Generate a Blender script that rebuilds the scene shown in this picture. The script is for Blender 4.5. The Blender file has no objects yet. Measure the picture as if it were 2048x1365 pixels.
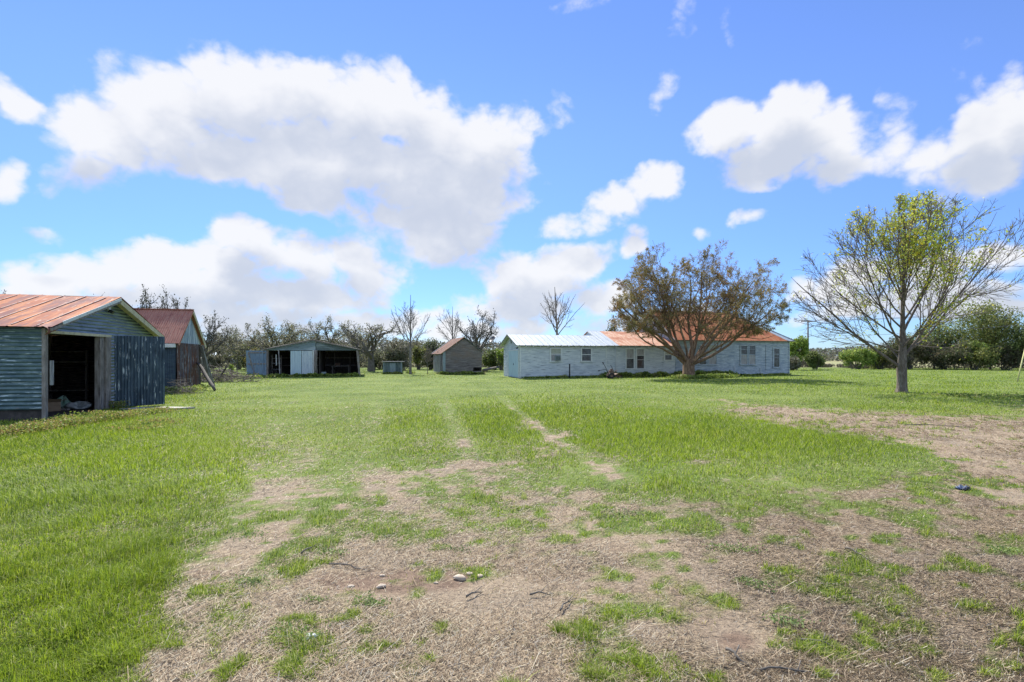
import bpy, math, random
import numpy as np
from mathutils import Vector, Matrix

# ------------------------------------------------------------------ camera, sky, sun, exposure
CAM_H = 1.75            # eye height
F = 1024.0              # focal length in photo pixels (2048 wide)
HORIZON = 712.0
scene = bpy.context.scene
col = scene.collection
cam_data = bpy.data.cameras.new('camera')
cam_data.lens = 18.0; cam_data.sensor_width = 36.0
cam_data.shift_y = (HORIZON - 682.5) / 2048.0
cam_data.clip_start = 0.05; cam_data.clip_end = 6000
cam = bpy.data.objects.new('camera', cam_data); col.objects.link(cam)
cam.location = (0, 0, CAM_H); cam.rotation_euler = (math.radians(90), 0, 0)
scene.camera = cam

SUN_AZ = -20.0          # degrees from +Y towards +X
SUN_EL = 48.0
EXPOSURE = 0.96
SUN_STRENGTH = 4.5
SKY_STRENGTH = 0.06
sd = bpy.data.lights.new('sun', 'SUN'); sd.energy = SUN_STRENGTH; sd.angle = math.radians(0.5); sd.color = (1.0, 0.95, 0.87)
so = bpy.data.objects.new('sun', sd); col.objects.link(so)
_a, _e = math.radians(SUN_AZ), math.radians(SUN_EL)
sdir = Vector((math.sin(_a) * math.cos(_e), math.cos(_a) * math.cos(_e), math.sin(_e)))
so.rotation_euler = sdir.to_track_quat('Z', 'Y').to_euler()
so.location = (0, 0, 40)
scene.view_settings.view_transform = 'Standard'
scene.view_settings.look = 'None'
scene.view_settings.exposure = EXPOSURE
scene.view_settings.gamma = 1.0
scene.view_settings.use_curve_mapping = False
scene.cycles.max_bounces = 5; scene.cycles.diffuse_bounces = 3; scene.cycles.glossy_bounces = 2; scene.cycles.transmission_bounces = 3

# clouds of the day: azimuth/elevation puffs (centre x, centre y, half width, half height, weight), read off the sky
CLOUDS = [
 (205,275,150,66,1),(330,235,130,80,1.05),(470,205,140,78,1.1),(600,192,120,74,1.1),(700,205,120,80,1.15),(790,200,80,72,1.1),
 (845,265,95,86,1.1),(950,290,110,64,1.05),(1015,300,50,70,.95),(1050,250,40,34,.45),(700,325,330,74,1.1),(460,315,240,50,1),(170,335,90,56,.8),
 (130,385,40,20,.5),(880,370,170,90,1.1),(890,450,130,88,1.1),(985,405,50,62,1),(640,388,100,38,1),(880,505,110,34,.8),(780,440,110,60,.75),
 (90,565,110,48,.95),(215,545,130,54,1.05),(330,540,120,54,1.05),(400,590,200,50,1.0),(600,610,200,44,.95),(740,560,80,60,.85),(515,495,86,52,1.1),(455,540,110,54,1.05),(610,520,110,58,1),(700,515,70,56,.9),
 (560,588,210,38,1),(330,590,190,30,.9),(735,605,60,24,.6),(10,200,56,40,.9),(15,375,70,46,.9),(205,150,50,50,.40),(90,465,44,14,.4),
 (1050,560,105,58,1.05),(1140,525,80,40,1),(1252,488,42,32,.8),(1020,625,130,38,.85),(1190,590,90,40,.8),
 (1305,368,72,36,1.05),(1225,408,78,38,.95),(1150,452,78,30,.8),(1120,210,30,26,.40),(1333,172,22,44,.46),(1462,48,16,34,.36),
 (1365,20,34,36,.38),(1485,440,36,20,.75),(1405,463,22,16,.4),(1150,22,46,14,.32),
 (1470,265,92,48,1.05),(1580,235,78,62,1.1),(1640,272,96,56,1.05),(1710,320,80,42,.9),(1560,325,110,44,1),(1555,366,48,14,.7),(1770,290,60,60,.6),
 (1880,300,90,56,.85),(1960,260,80,66,1.05),(2040,235,70,80,1.1),(1985,335,100,50,1),(1900,378,44,34,.6),(1935,155,64,46,.40),(1790,200,30,34,.35),
 (1660,590,60,44,.95),(1590,575,42,30,.6),(1720,560,90,50,.85),(1860,545,140,52,.9),(2000,525,100,42,1),(1700,625,160,26,.8),(1900,610,200,40,.9),
 (640,650,460,34,.8),(180,640,250,30,.7),(950,665,260,30,.8),(1300,650,220,34,.7),(640,700,700,18,.6),
]

def build_world():
    w = bpy.data.worlds.new('World'); scene.world = w; w.use_nodes = True
    nt = w.node_tree; nt.nodes.clear(); N, L = nt.nodes, nt.links
    out = N.new('ShaderNodeOutputWorld'); bg = N.new('ShaderNodeBackground'); L.new(bg.outputs[0], out.inputs[0])
    sky = N.new('ShaderNodeTexSky'); sky.sky_type = 'NISHITA'; sky.sun_disc = False
    sky.sun_elevation = math.radians(SUN_EL); sky.sun_rotation = math.radians(SUN_AZ)
    sky.air_density = 1.0; sky.dust_density = 0.0; sky.ozone_density = 2.5
    tint = N.new('ShaderNodeMix'); tint.data_type = 'RGBA'; tint.blend_type = 'MULTIPLY'; tint.inputs[0].default_value = 1
    L.new(sky.outputs[0], tint.inputs[6]); 
    tc0 = N.new('ShaderNodeTexCoord'); sp0 = N.new('ShaderNodeSeparateXYZ'); L.new(tc0.outputs['Generated'], sp0.inputs[0])
    er = N.new('ShaderNodeMapRange'); er.interpolation_type = 'SMOOTHSTEP'; L.new(sp0.outputs[2], er.inputs[0]); er.inputs[1].default_value = -.02; er.inputs[2].default_value = .45
    tg = N.new('ShaderNodeMix'); tg.data_type = 'RGBA'; L.new(er.outputs[0], tg.inputs[0]); tg.inputs[6].default_value = (.60, .86, 1.40, 1); tg.inputs[7].default_value = (1.1, 1.25, 1.75, 1)
    L.new(tg.outputs[2], tint.inputs[7])
    # cloud field as a group: direction (azimuth, elevation, 0) -> amount
    g = bpy.data.node_groups.new('cloud_field', 'ShaderNodeTree')
    g.interface.new_socket('p', in_out='INPUT', socket_type='NodeSocketVector')
    g.interface.new_socket('amount', in_out='OUTPUT', socket_type='NodeSocketFloat')
    gi = g.nodes.new('NodeGroupInput'); go = g.nodes.new('NodeGroupOutput')
    last = None
    for (cx, cy, rx, ry, wt) in CLOUDS:
        az = math.atan2(cx - 1024, F); el = math.atan2((HORIZON - cy), math.hypot(F, cx - 1024))
        k = F / math.hypot(F, cx - 1024)
        sx = 1 / (rx * 1.2 / F * k * k); sy = 1 / (ry * 1.2 / F * k)
        m = g.nodes.new('ShaderNodeVectorMath'); m.operation = 'MULTIPLY_ADD'
        m.inputs[1].default_value = (sx, sy, 0); m.inputs[2].default_value = (-az * sx, -el * sy, 0)
        g.links.new(gi.outputs[0], m.inputs[0])
        d = g.nodes.new('ShaderNodeVectorMath'); d.operation = 'DOT_PRODUCT'
        g.links.new(m.outputs[0], d.inputs[0]); g.links.new(m.outputs[0], d.inputs[1])
        s = g.nodes.new('ShaderNodeMath'); s.operation = 'MULTIPLY_ADD'; s.inputs[1].default_value = -wt; s.inputs[2].default_value = wt
        g.links.new(d.outputs['Value'], s.inputs[0])
        if last is None: last = s
        else:
            mx = g.nodes.new('ShaderNodeMath'); mx.operation = 'SMOOTH_MAX'; mx.inputs[2].default_value = 0.25
            g.links.new(last.outputs[0], mx.inputs[0]); g.links.new(s.outputs[0], mx.inputs[1]); last = mx
    g.links.new(last.outputs[0], go.inputs[0])
    tc = N.new('ShaderNodeTexCoord'); sep = N.new('ShaderNodeSeparateXYZ'); L.new(tc.outputs['Generated'], sep.inputs[0])
    at = N.new('ShaderNodeMath'); at.operation = 'ARCTAN2'; L.new(sep.outputs[0], at.inputs[0]); L.new(sep.outputs[1], at.inputs[1])
    asn = N.new('ShaderNodeMath'); asn.operation = 'ARCSINE'; L.new(sep.outputs[2], asn.inputs[0])
    cb = N.new('ShaderNodeCombineXYZ'); L.new(at.outputs[0], cb.inputs[0]); L.new(asn.outputs[0], cb.inputs[1])
    st = N.new('ShaderNodeVectorMath'); st.operation = 'MULTIPLY'; st.inputs[1].default_value = (1, 1, 1.25); L.new(tc.outputs['Generated'], st.inputs[0])
    def noise(scale, detail, rough, off):
        a = N.new('ShaderNodeVectorMath'); a.operation = 'ADD'; a.inputs[1].default_value = off; L.new(st.outputs[0], a.inputs[0])
        n = N.new('ShaderNodeTexNoise'); n.inputs['Scale'].default_value = scale; n.inputs['Detail'].default_value = detail
        n.inputs['Roughness'].default_value = rough; L.new(a.outputs[0], n.inputs['Vector']); return n
    n1 = noise(5.0, 5, .55, (3, 1, 0))
    sub = N.new('ShaderNodeVectorMath'); sub.operation = 'SUBTRACT'; sub.inputs[1].default_value = (.5, .5, .5); L.new(n1.outputs['Color'], sub.inputs[0])
    wp = N.new('ShaderNodeVectorMath'); wp.operation = 'MULTIPLY_ADD'; wp.inputs[1].default_value = (.16, .10, 0)
    L.new(sub.outputs[0], wp.inputs[0]); L.new(cb.outputs[0], wp.inputs[2])
    def field(off):
        a = N.new('ShaderNodeVectorMath'); a.operation = 'ADD'; a.inputs[1].default_value = off; L.new(wp.outputs[0], a.inputs[0])
        gn = N.new('ShaderNodeGroup'); gn.node_tree = g; L.new(a.outputs[0], gn.inputs[0]); return gn.outputs[0]
    f0, f1 = field((0, 0, 0)), field((-.012, .062, 0))
    n2 = noise(15, 9, .66, (0, 0, 7))
    def math2(op, a, b=None, c=None, clamp=False):
        m = N.new('ShaderNodeMath'); m.operation = op; m.use_clamp = clamp
        for i, v in enumerate((a, b, c)):
            if v is None: continue
            if isinstance(v, (int, float)): m.inputs[i].default_value = v
            else: L.new(v, m.inputs[i])
        return m.outputs[0]
    # billows: folded noise gives round heads with creases between them
    wv = N.new('ShaderNodeVectorMath'); wv.operation = 'MULTIPLY_ADD'; wv.inputs[1].default_value = (.08, .08, .08)
    L.new(sub.outputs[0], wv.inputs[0]); L.new(st.outputs[0], wv.inputs[2])
    bil = None
    for q, (sc, am) in enumerate(((13, .55), (27, .30), (58, .17))):
        nq = N.new('ShaderNodeTexNoise'); nq.inputs['Scale'].default_value = sc; nq.inputs['Detail'].default_value = 0; L.new(wv.outputs[0], nq.inputs['Vector'])
        ab = math2('ABSOLUTE', math2('MULTIPLY_ADD', nq.outputs['Fac'], 2.0, -1.0)); ab = math2('MULTIPLY', ab, am * 2.2)
        bil = ab if bil is None else math2('ADD', bil, ab)
    nn = math2('MULTIPLY_ADD', n2.outputs['Fac'], 1.5, -.72)
    vv = math2('MULTIPLY_ADD', bil, .62, -.22)
    h0 = math2('ADD', math2('MULTIPLY_ADD', f0, 1.45, nn), vv)
    # unseen broken cloud, added behind the viewer as fill light for the shaded walls
    back_fill = N.new('ShaderNodeMapRange'); back_fill.interpolation_type = 'SMOOTHSTEP'; L.new(sep.outputs[1], back_fill.inputs[0]); back_fill.inputs[1].default_value = .28; back_fill.inputs[2].default_value = -.1; back_fill.inputs[3].default_value = 0; back_fill.inputs[4].default_value = 1
    h0 = math2('MAXIMUM', h0, math2('ADD', math2('MULTIPLY_ADD', back_fill.outputs[0], 1.75, -1.0), nn))
    mr = N.new('ShaderNodeMapRange'); mr.interpolation_type = 'SMOOTHSTEP'; L.new(h0, mr.inputs[0])
    mr.inputs[1].default_value = .34; mr.inputs[2].default_value = 1.25
    dens = mr.outputs[0]
    # thickness above the point decides how grey its underside is
    mr2 = N.new('ShaderNodeMapRange'); mr2.interpolation_type = 'SMOOTHSTEP'
    L.new(math2('ADD', math2('ADD', math2('MULTIPLY_ADD', n1.outputs['Fac'], 1.3, -.65), f1), math2('MULTIPLY_ADD', nn, .22, math2('MULTIPLY', vv, -.45))), mr2.inputs[0]); mr2.inputs[1].default_value = .05; mr2.inputs[2].default_value = 1.20
    cc = N.new('ShaderNodeMix'); cc.data_type = 'RGBA'; L.new(mr2.outputs[0], cc.inputs[0])
    K = 1 / (SKY_STRENGTH * 2 ** EXPOSURE)
    cc.inputs[6].default_value = (.95 * K, .955 * K, .98 * K, 1); cc.inputs[7].default_value = (.62 * K, .67 * K, .78 * K, 1)
    fin = N.new('ShaderNodeMix'); fin.data_type = 'RGBA'
    L.new(math2('MULTIPLY', dens, .96), fin.inputs[0]); L.new(tint.outputs[2], fin.inputs[6])
    cs = N.new('ShaderNodeVectorMath'); cs.operation = 'SCALE'; L.new(cc.outputs[2], cs.inputs[0]); L.new(math2('MULTIPLY_ADD', back_fill.outputs[0], .35, 1.0), cs.inputs['Scale']); bt = N.new('ShaderNodeMix'); bt.data_type = 'RGBA'; bt.blend_type = 'MULTIPLY'; L.new(back_fill.outputs[0], bt.inputs[0]); L.new(cs.outputs[0], bt.inputs[6]); bt.inputs[7].default_value = (.80, .95, 1.15, 1); L.new(bt.outputs[2], fin.inputs[7])  # added back cloud is brightened and tinted blue to strengthen its fill
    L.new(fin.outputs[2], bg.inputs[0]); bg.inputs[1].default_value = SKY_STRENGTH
    try: w.cycles.sampling_method = 'MANUAL'; w.cycles.sample_map_resolution = 512
    except Exception: pass
build_world()

# ------------------------------------------------------------------ helpers
rng = np.random.default_rng(7)
random.seed(5)
R = math.radians
def G(px, py):                       # ground point seen at a photo pixel
    Y = CAM_H * F / (py - HORIZON); return ((px - 1024) / F * Y, Y)
def X_at(px, Y): return (px - 1024) / F * Y
def Z_at(py, Y): return CAM_H + (HORIZON - py) * Y / F

def _hash(ix, iy, seed):
    n = (ix.astype(np.int64) * 374761393 + iy.astype(np.int64) * 668265263 + seed * 144269) & 0xffffffff
    n = ((n ^ (n >> 13)) * 1274126177) & 0xffffffff
    return ((n ^ (n >> 16)) & 0xffff) / 65535.0
def vnoise(x, y, seed=0):
    ix, iy = np.floor(x), np.floor(y); fx, fy = x - ix, y - iy
    fx = fx * fx * (3 - 2 * fx); fy = fy * fy * (3 - 2 * fy)
    a, b = _hash(ix, iy, seed), _hash(ix + 1, iy, seed); c, d = _hash(ix, iy + 1, seed), _hash(ix + 1, iy + 1, seed)
    return (a * (1 - fx) + b * fx) * (1 - fy) + (c * (1 - fx) + d * fx) * fy
def fbm(x, y, oct=4, seed=0):
    s, a, t = 0, 1.0, 0
    for k in range(oct):
        s = s + a * vnoise(x * 2 ** k, y * 2 ** k, seed + k); t += a; a *= .5
    return s / t

def tag(o, label=None, cat=None, group=None, kind=None):
    if label: o['label'] = label
    if cat: o['category'] = cat
    if group: o['group'] = group
    if kind: o['kind'] = kind
    return o
def thing(name, label, cat, loc=(0, 0, 0), rz=0.0, group=None):
    o = bpy.data.objects.new(name, None); col.objects.link(o); o.empty_display_size = .3
    o.location = loc; o.rotation_euler = (0, 0, rz); return tag(o, label, cat, group)

def np_mesh(name, V, polys, mat, parent=None, colors=None, smooth=False, attrs=None):
    """polys: list of index arrays (n,3) or (n,4)"""
    me = bpy.data.meshes.new(name); V = np.asarray(V, np.float32)
    me.vertices.add(len(V)); me.vertices.foreach_set('co', V.ravel())
    polys = [p for p in polys if len(p)]
    nl = sum(p.size for p in polys); npl = sum(len(p) for p in polys)
    me.loops.add(nl); me.polygons.add(npl)
    me.loops.foreach_set('vertex_index', np.concatenate([p.ravel() for p in polys]).astype(np.int32))
    st, o = [], 0
    for p in polys:
        st.append(o + np.arange(len(p)) * p.shape[1]); o += p.size
    me.polygons.foreach_set('loop_start', np.concatenate(st).astype(np.int32))
    me.update(calc_edges=True)
    if smooth: me.polygons.foreach_set('use_smooth', np.ones(npl, bool))
    if colors is not None:
        a = me.color_attributes.new('Col', 'FLOAT_COLOR', 'POINT')
        c4 = np.ones((len(V), 4), np.float32); c4[:, :3] = colors; a.data.foreach_set('color', c4.ravel())
    for k, v in (attrs or {}).items():
        a = me.attributes.new(k, 'FLOAT', 'POINT'); a.data.foreach_set('value', v.astype(np.float32))
    if mat: me.materials.append(mat)
    ob = bpy.data.objects.new(name, me); col.objects.link(ob)
    if parent: ob.parent = parent
    return ob

class MB:
    def __init__(s): s.v, s.f = [], []
    def add(s, vs, fs):
        b = len(s.v); s.v += [tuple(v) for v in vs]; s.f += [tuple(i + b for i in f) for f in fs]; return s
    def box(s, x0, x1, y0, y1, z0, z1):
        return s.add([(x0,y0,z0),(x1,y0,z0),(x1,y1,z0),(x0,y1,z0),(x0,y0,z1),(x1,y0,z1),(x1,y1,z1),(x0,y1,z1)],
                     [(0,3,2,1),(4,5,6,7),(0,1,5,4),(1,2,6,5),(2,3,7,6),(3,0,4,7)])
    def bar(s, a, b, w, h=None, up=(0, 0, 1), taper=1.0):         # rectangular bar from a to b
        h = h or w; a, b = Vector(a), Vector(b); d = (b - a).normalized(); u = d.cross(Vector(up))
        if u.length < 1e-4: u = d.cross(Vector((1, 0, 0)))
        u.normalize(); n = u.cross(d)
        vs = []
        for p, k in ((a, 1), (b, taper)):
            for sx, sy in ((-1, -1), (1, -1), (1, 1), (-1, 1)): vs.append(p + u * (sx * w * k / 2) + n * (sy * h * k / 2))
        return s.add(vs, [(0,1,2,3),(7,6,5,4),(0,4,5,1),(1,5,6,2),(2,6,7,3),(3,7,4,0)])
    def tube(s, pts, rad, k=8, cap=True):
        pts = [Vector(p) for p in pts]; n = len(pts)
        if isinstance(rad, (int, float)): rad = [rad] * n
        vs, fs = [], []
        for i, p in enumerate(pts):
            d = (pts[min(i + 1, n - 1)] - pts[max(i - 1, 0)]).normalized(); u = d.cross(Vector((.31, .17, .93))).normalized(); w = d.cross(u)
            for j in range(k):
                a = 2 * math.pi * j / k; vs.append(p + (u * math.cos(a) + w * math.sin(a)) * rad[i])
        for i in range(n - 1):
            for j in range(k): fs.append((i * k + j, i * k + (j + 1) % k, (i + 1) * k + (j + 1) % k, (i + 1) * k + j))
        if cap: fs += [tuple(range(k))[::-1], tuple((n - 1) * k + j for j in range(k))]
        return s.add(vs, fs)
    def prism(s, poly, off):                                        # planar polygon given thickness
        n = len(poly); p = [Vector(q) for q in poly]; o = Vector(off)
        return s.add(p + [q + o for q in p], [tuple(range(n))[::-1], tuple(range(n, 2 * n))] + [(i, (i + 1) % n, n + (i + 1) % n, n + i) for i in range(n)])
    def sheet(s, O, U, V, Nn, us, offs, v0=None, v1=None, nv=1, wob=0.0):   # profiled sheet: profile runs along U
        O, U, V, Nn = Vector(O), Vector(U), Vector(V), Vector(Nn)
        vs, fs = [], []
        for u, o in zip(us, offs):
            a = v0(u) if callable(v0) else v0; b = v1(u) if callable(v1) else v1
            if b < a: b = a
            for k in range(nv + 1):
                t = a + (b - a) * k / nv
                vs.append(O + U * u + V * t + Nn * (o + wob * math.sin(u * 2.3 + k * 1.7) * math.sin(u * .9 + k)))
        m = nv + 1
        for i in range(len(us) - 1):
            for k in range(nv): fs.append((i * m + k, (i + 1) * m + k, (i + 1) * m + k + 1, i * m + k + 1))
        return s.add(vs, fs)
    def build(s, name, mat, parent=None, smooth=False, bevel=0.0):
        me = bpy.data.meshes.new(name); me.from_pydata(s.v, [], s.f); me.update()
        if smooth: me.polygons.foreach_set('use_smooth', [True] * len(me.polygons))
        me.materials.append(mat); ob = bpy.data.objects.new(name, me); col.objects.link(ob)
        if parent: ob.parent = parent
        if bevel:
            b = ob.modifiers.new('bevel', 'BEVEL'); b.width = bevel; b.segments = 1
        return ob
def wave(u0, u1, pitch=.1, amp=.018, n=6):
    us = list(np.arange(u0, u1 + 1e-6, pitch / n)); return us, [amp * math.sin(2 * math.pi * u / pitch) for u in us]
def laps(u0, u1, pitch=.15, d=.018, jit=.0):      # lap siding: each board's lower edge stands proud
    us, of = [], []; u = u0
    while u < u1 - 1e-6:
        e = min(u + pitch, u1); j = random.uniform(-jit, jit)
        us += [u, u + .002, e - .002]; of += [0, d + j, .001 + max(0, j) * .3]; u = e
    us.append(u1); of.append(0); return us, of
def ribs(u0, u1, pitch=.5, h=.035, w=.03):
    us, of = [u0], [0]; u = u0 + pitch / 2
    while u < u1 - w:
        us += [u - w, u - w * .4, u + w * .4, u + w]; of += [0, h, h, 0]; u += pitch
    us.append(u1); of.append(0); return us, of

# ------------------------------------------------------------------ materials
def mat(name, base, layers=(), rough=.8, metal=0.0, bump=0.0, bscale=40, bstretch=(1, 1, 1), spec=.3, attr=False, transl=0.0, coord='Object'):
    m = bpy.data.materials.new(name); m.use_nodes = True; nt = m.node_tree; N, L = nt.nodes, nt.links
    p = N['Principled BSDF']; p.inputs['Roughness'].default_value = rough; p.inputs['Metallic'].default_value = metal
    p.inputs['Specular IOR Level'].default_value = spec
    tc = N.new('ShaderNodeTexCoord'); cur = None
    if attr:
        a = N.new('ShaderNodeAttribute'); a.attribute_name = 'Col'; cur = a.outputs['Color']
    for i, (c, stretch, sc, lo, hi, det) in enumerate(layers):
        mp = N.new('ShaderNodeVectorMath'); mp.operation = 'MULTIPLY_ADD'; mp.inputs[1].default_value = stretch; mp.inputs[2].default_value = (i * 3.7, i * 1.3, i * 5.1)
        L.new(tc.outputs[coord], mp.inputs[0])
        n = N.new('ShaderNodeTexNoise'); n.inputs['Scale'].default_value = sc; n.inputs['Detail'].default_value = det; n.inputs['Roughness'].default_value = .62
        L.new(mp.outputs[0], n.inputs['Vector'])
        r = N.new('ShaderNodeMapRange'); r.inputs[1].default_value = lo; r.inputs[2].default_value = hi; L.new(n.outputs['Fac'], r.inputs[0])
        mx = N.new('ShaderNodeMix'); mx.data_type = 'RGBA'; L.new(r.outputs[0], mx.inputs[0])
        if cur is None: mx.inputs[6].default_value = (*base, 1)
        else: L.new(cur, mx.inputs[6])
        mx.inputs[7].default_value = (*c, 1); cur = mx.outputs[2]
    if cur is None: p.inputs['Base Color'].default_value = (*base, 1)
    else: L.new(cur, p.inputs['Base Color'])
    if bump:
        mp = N.new('ShaderNodeVectorMath'); mp.operation = 'MULTIPLY'; mp.inputs[1].default_value = bstretch; L.new(tc.outputs[coord], mp.inputs[0])
        n = N.new('ShaderNodeTexNoise'); n.inputs['Scale'].default_value = bscale; n.inputs['Detail'].default_value = 6; L.new(mp.outputs[0], n.inputs['Vector'])
        b = N.new('ShaderNodeBump'); b.inputs['Strength'].default_value = bump; b.inputs['Distance'].default_value = .02
        L.new(n.outputs['Fac'], b.inputs['Height']); L.new(b.outputs[0], p.inputs['Normal'])
    if transl:
        t = N.new('ShaderNodeBsdfTranslucent'); ms = N.new('ShaderNodeMixShader'); ms.inputs[0].default_value = transl
        if cur is not None: L.new(cur, t.inputs[0])
        else: t.inputs[0].default_value = (*base, 1)
        L.new(p.outputs[0], ms.inputs[1]); L.new(t.outputs[0], ms.inputs[2]); L.new(ms.outputs[0], N['Material Output'].inputs[0])
    return m
M = {}
# galvanised sheets with old paint, green-blue on shed one
M['green_tin'] = mat('green_tin', (.08, .125, .135), [((.135, .195, .20), (1, 1, 3), 2.5, .45, .62, 5), ((.05, .09, .12), (.6, .6, 1), 1.6, .5, .68, 6), ((.42, .5, .5), (1.2, 1.2, 12), 1.7, .57, .64, 7), ((.25, .18, .14), (1, 1, 2), 3, .66, .78, 5)], rough=.45, metal=.35, bump=.15, bscale=20)
M['blue_tin'] = mat('blue_tin', (.13, .17, .21), [((.2, .26, .31), (1, .7, 6), 2, .42, .62, 5), ((.08, .11, .15), (1, 1, 2), 2.2, .52, .7, 5), ((.42, .46, .48), (3, 3, 9), 2, .66, .74, 5)], rough=.42, metal=.4, bump=.12, bscale=18)
M['door_tin'] = mat('door_tin', (.05, .075, .105), [((.085, .12, .155), (3, 3, .8), 2.5, .42, .6, 5), ((.55, .6, .62), (16, 16, 2.2), 1.1, .59, .65, 8), ((.035, .05, .07), (2, 2, .5), 3, .55, .7, 4)], rough=.4, metal=.4, bump=.15, bscale=25)
M['rust_roof'] = mat('rust_roof', (.33, .11, .05), [((.20, .085, .07), (2.4, .35, .35), 1.1, .46, .52, 5), ((.5, .2, .075), (2.6, .3, .3), 2.2, .5, .66, 5), ((.60, .46, .35), (6, 1.0, 1), 1.8, .60, .70, 8), ((.10, .05, .045), (1.5, 1.5, 1), 1.7, .62, .74, 7)], rough=.75, metal=.1, bump=.15, bscale=30)
M['rust_roof_dull'] = mat('rust_roof_dull', (.34, .14, .10), [((.43, .22, .155), (9, .6, .6), 2.2, .42, .62, 6), ((.44, .29, .22), (12, 1, 1), 1.5, .6, .74, 6), ((.17, .065, .05), (1, 1, 1), 2, .55, .75, 5)], rough=.8, bump=.1, bscale=30)
M['rust_sheet'] = mat('rust_sheet', (.10, .10, .115), [((.105, .05, .036), (1, 2.4, .2), 2.0, .42, .54, 6), ((.24, .10, .05), (5, 5, 1.2), 2.5, .56, .68, 6), ((.34, .34, .35), (9, 9, 1.0), 2.0, .56, .66, 7)], rough=.7, metal=.2, bump=.12, bscale=25)
M['pale_tin'] = mat('pale_tin', (.32, .39, .42), [((.55, .6, .62), (2, 6, .4), 2.2, .45, .6, 4), ((.14, .19, .25), (3, 8, .5), 2, .5, .62, 5)], rough=.4, metal=.4, bump=.1, bscale=20)
M['navy'] = mat('navy', (.03, .05, .08), [((.05, .08, .11), (1, 1, 5), 2, .4, .6, 4)], rough=.5, metal=.3)
M['white_roof'] = mat('white_roof', (.47, .51, .53), [((.40, .45, .47), (.8, .3, .3), 2.2, .45, .7, 4), ((.33, .36, .37), (1, 1, 1), 1.2, .62, .85, 6)], rough=.5, metal=.1, spec=.4)
M['orange_roof'] = mat('orange_roof', (.46, .22, .13), [((.56, .38, .27), (4, .8, .8), 1.6, .44, .58, 7), ((.36, .13, .065), (1, 1, 1), .8, .48, .62, 5), ((.6, .5, .4), (7, 1.2, 1.2), 2, .6, .72, 7)], rough=.8, bump=.1)
M['red_roof'] = mat('red_roof', (.43, .13, .055), [((.5, .22, .10), (5, .7, .7), 1.8, .42, .6, 6), ((.27, .075, .04), (1.2, 1, 1), 1.2, .52, .68, 5), ((.55, .4, .27), (3, .8, .8), 1.4, .64, .76, 7)], rough=.8, bump=.1)
M['siding'] = mat('siding', (.58, .61, .60), [((.44, .48, .50), (.7, 1, 5), 1.3, .4, .62, 5), ((.17, .195, .21), (1.0, 1, 14), 1.5, .55, .63, 9), ((.68, .70, .67), (.5, 1, 8), 2.2, .58, .7, 5)], rough=.7, bump=.2, bscale=30, bstretch=(1, 1, 6))
M['siding_worn'] = mat('siding_worn', (.47, .52, .55), [((.24, .29, .35), (.8, 1, 9), 1.3, .42, .58, 8), ((.19, .24, .29), (1.4, 1, 18), 1.5, .53, .61, 9), ((.64, .67, .66), (1.2, 1, 16), 2.2, .58, .66, 7), ((.22, .26, .2), (.4, 1, .6), 1.5, .62, .8, 6)], rough=.8, bump=.25, bscale=30, bstretch=(1, 1, 6))
M['trim'] = mat('trim', (.62, .64, .62), [((.42, .45, .46), (3, 3, 3), 4, .5, .68, 6)], rough=.7)
M['seam'] = mat('seam', (.52, .42, .36), [((.35, .13, .07), (4, 4, 4), 3, .5, .62, 5)], rough=.8)
M['barn_roof'] = mat('barn_roof', (.17, .10, .075), [((.26, .115, .07), (5, 2, 2), 2, .5, .62, 6), ((.24, .22, .20), (6, 2, 2), 2, .58, .7, 6)], rough=.85)
M['fascia'] = mat('fascia', (.17, .18, .16), [((.36, .37, .34), (3, 3, 3), 3, .5, .65, 5)], rough=.8)
M['cream_board'] = mat('cream_board', (.50, .45, .30), [((.34, .30, .2), (1, 2, 2), 3, .5, .68, 6), ((.6, .57, .45), (1, 3, 3), 3, .6, .72, 4)], rough=.8)
M['old_wood'] = mat('old_wood', (.19, .165, .145), [((.30, .27, .245), (2, 2, .5), 5, .42, .62, 6), ((.085, .07, .06), (7, 7, .8), 3, .56, .66, 7)], rough=.9, bump=.4, bscale=30, bstretch=(4, 4, .5))
M['barn_wood'] = mat('barn_wood', (.15, .135, .125), [((.27, .25, .23), (.5, .5, 7), 2.5, .46, .64, 7), ((.06, .053, .05), (.8, .8, 12), 2, .54, .64, 7), ((.19, .15, .12), (.5, .5, 1), 1.4, .5, .7, 4)], rough=.9, bump=.4, bscale=20, bstretch=(.6, .6, 7))
M['barn_pale'] = mat('barn_pale', (.33, .33, .32), [((.16, .15, .15), (6, 6, .8), 2.4, .45, .6, 6)], rough=.9)
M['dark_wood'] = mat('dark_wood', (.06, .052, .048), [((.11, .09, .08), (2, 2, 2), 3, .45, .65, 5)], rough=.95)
M['blue_door'] = mat('blue_door', (.17, .24, .31), [((.12, .17, .235), (5, 5, .6), 2, .45, .6, 5), ((.3, .36, .41), (6, 6, 1), 2.2, .6, .72, 6)], rough=.7)
M['pale_door'] = mat('pale_door', (.40, .47, .52), [((.52, .58, .60), (5, 5, .9), 1.6, .42, .6, 6), ((.22, .28, .34), (7, 7, 1.2), 2, .58, .7, 7)], rough=.65)
M['blue_gable'] = mat('blue_gable', (.19, .25, .27), [((.38, .44, .46), (.35, 1, 1.6), 1.8, .5, .66, 6), ((.09, .12, .12), (.6, 1, 3), 2, .52, .68, 6)], rough=.7)
M['lean_gable'] = mat('lean_gable', (.10, .13, .13), [((.30, .35, .35), (.35, 1, 1.6), 1.6, .5, .68, 6), ((.09, .115, .11), (1, 1, 3), 2, .52, .7, 6)], rough=.7)
M['door_blue_white'] = mat('door_blue_white', (.46, .57, .60), [((.36, .47, .52), (5, 5, .6), 2.2, .45, .62, 6)], rough=.65)
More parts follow.
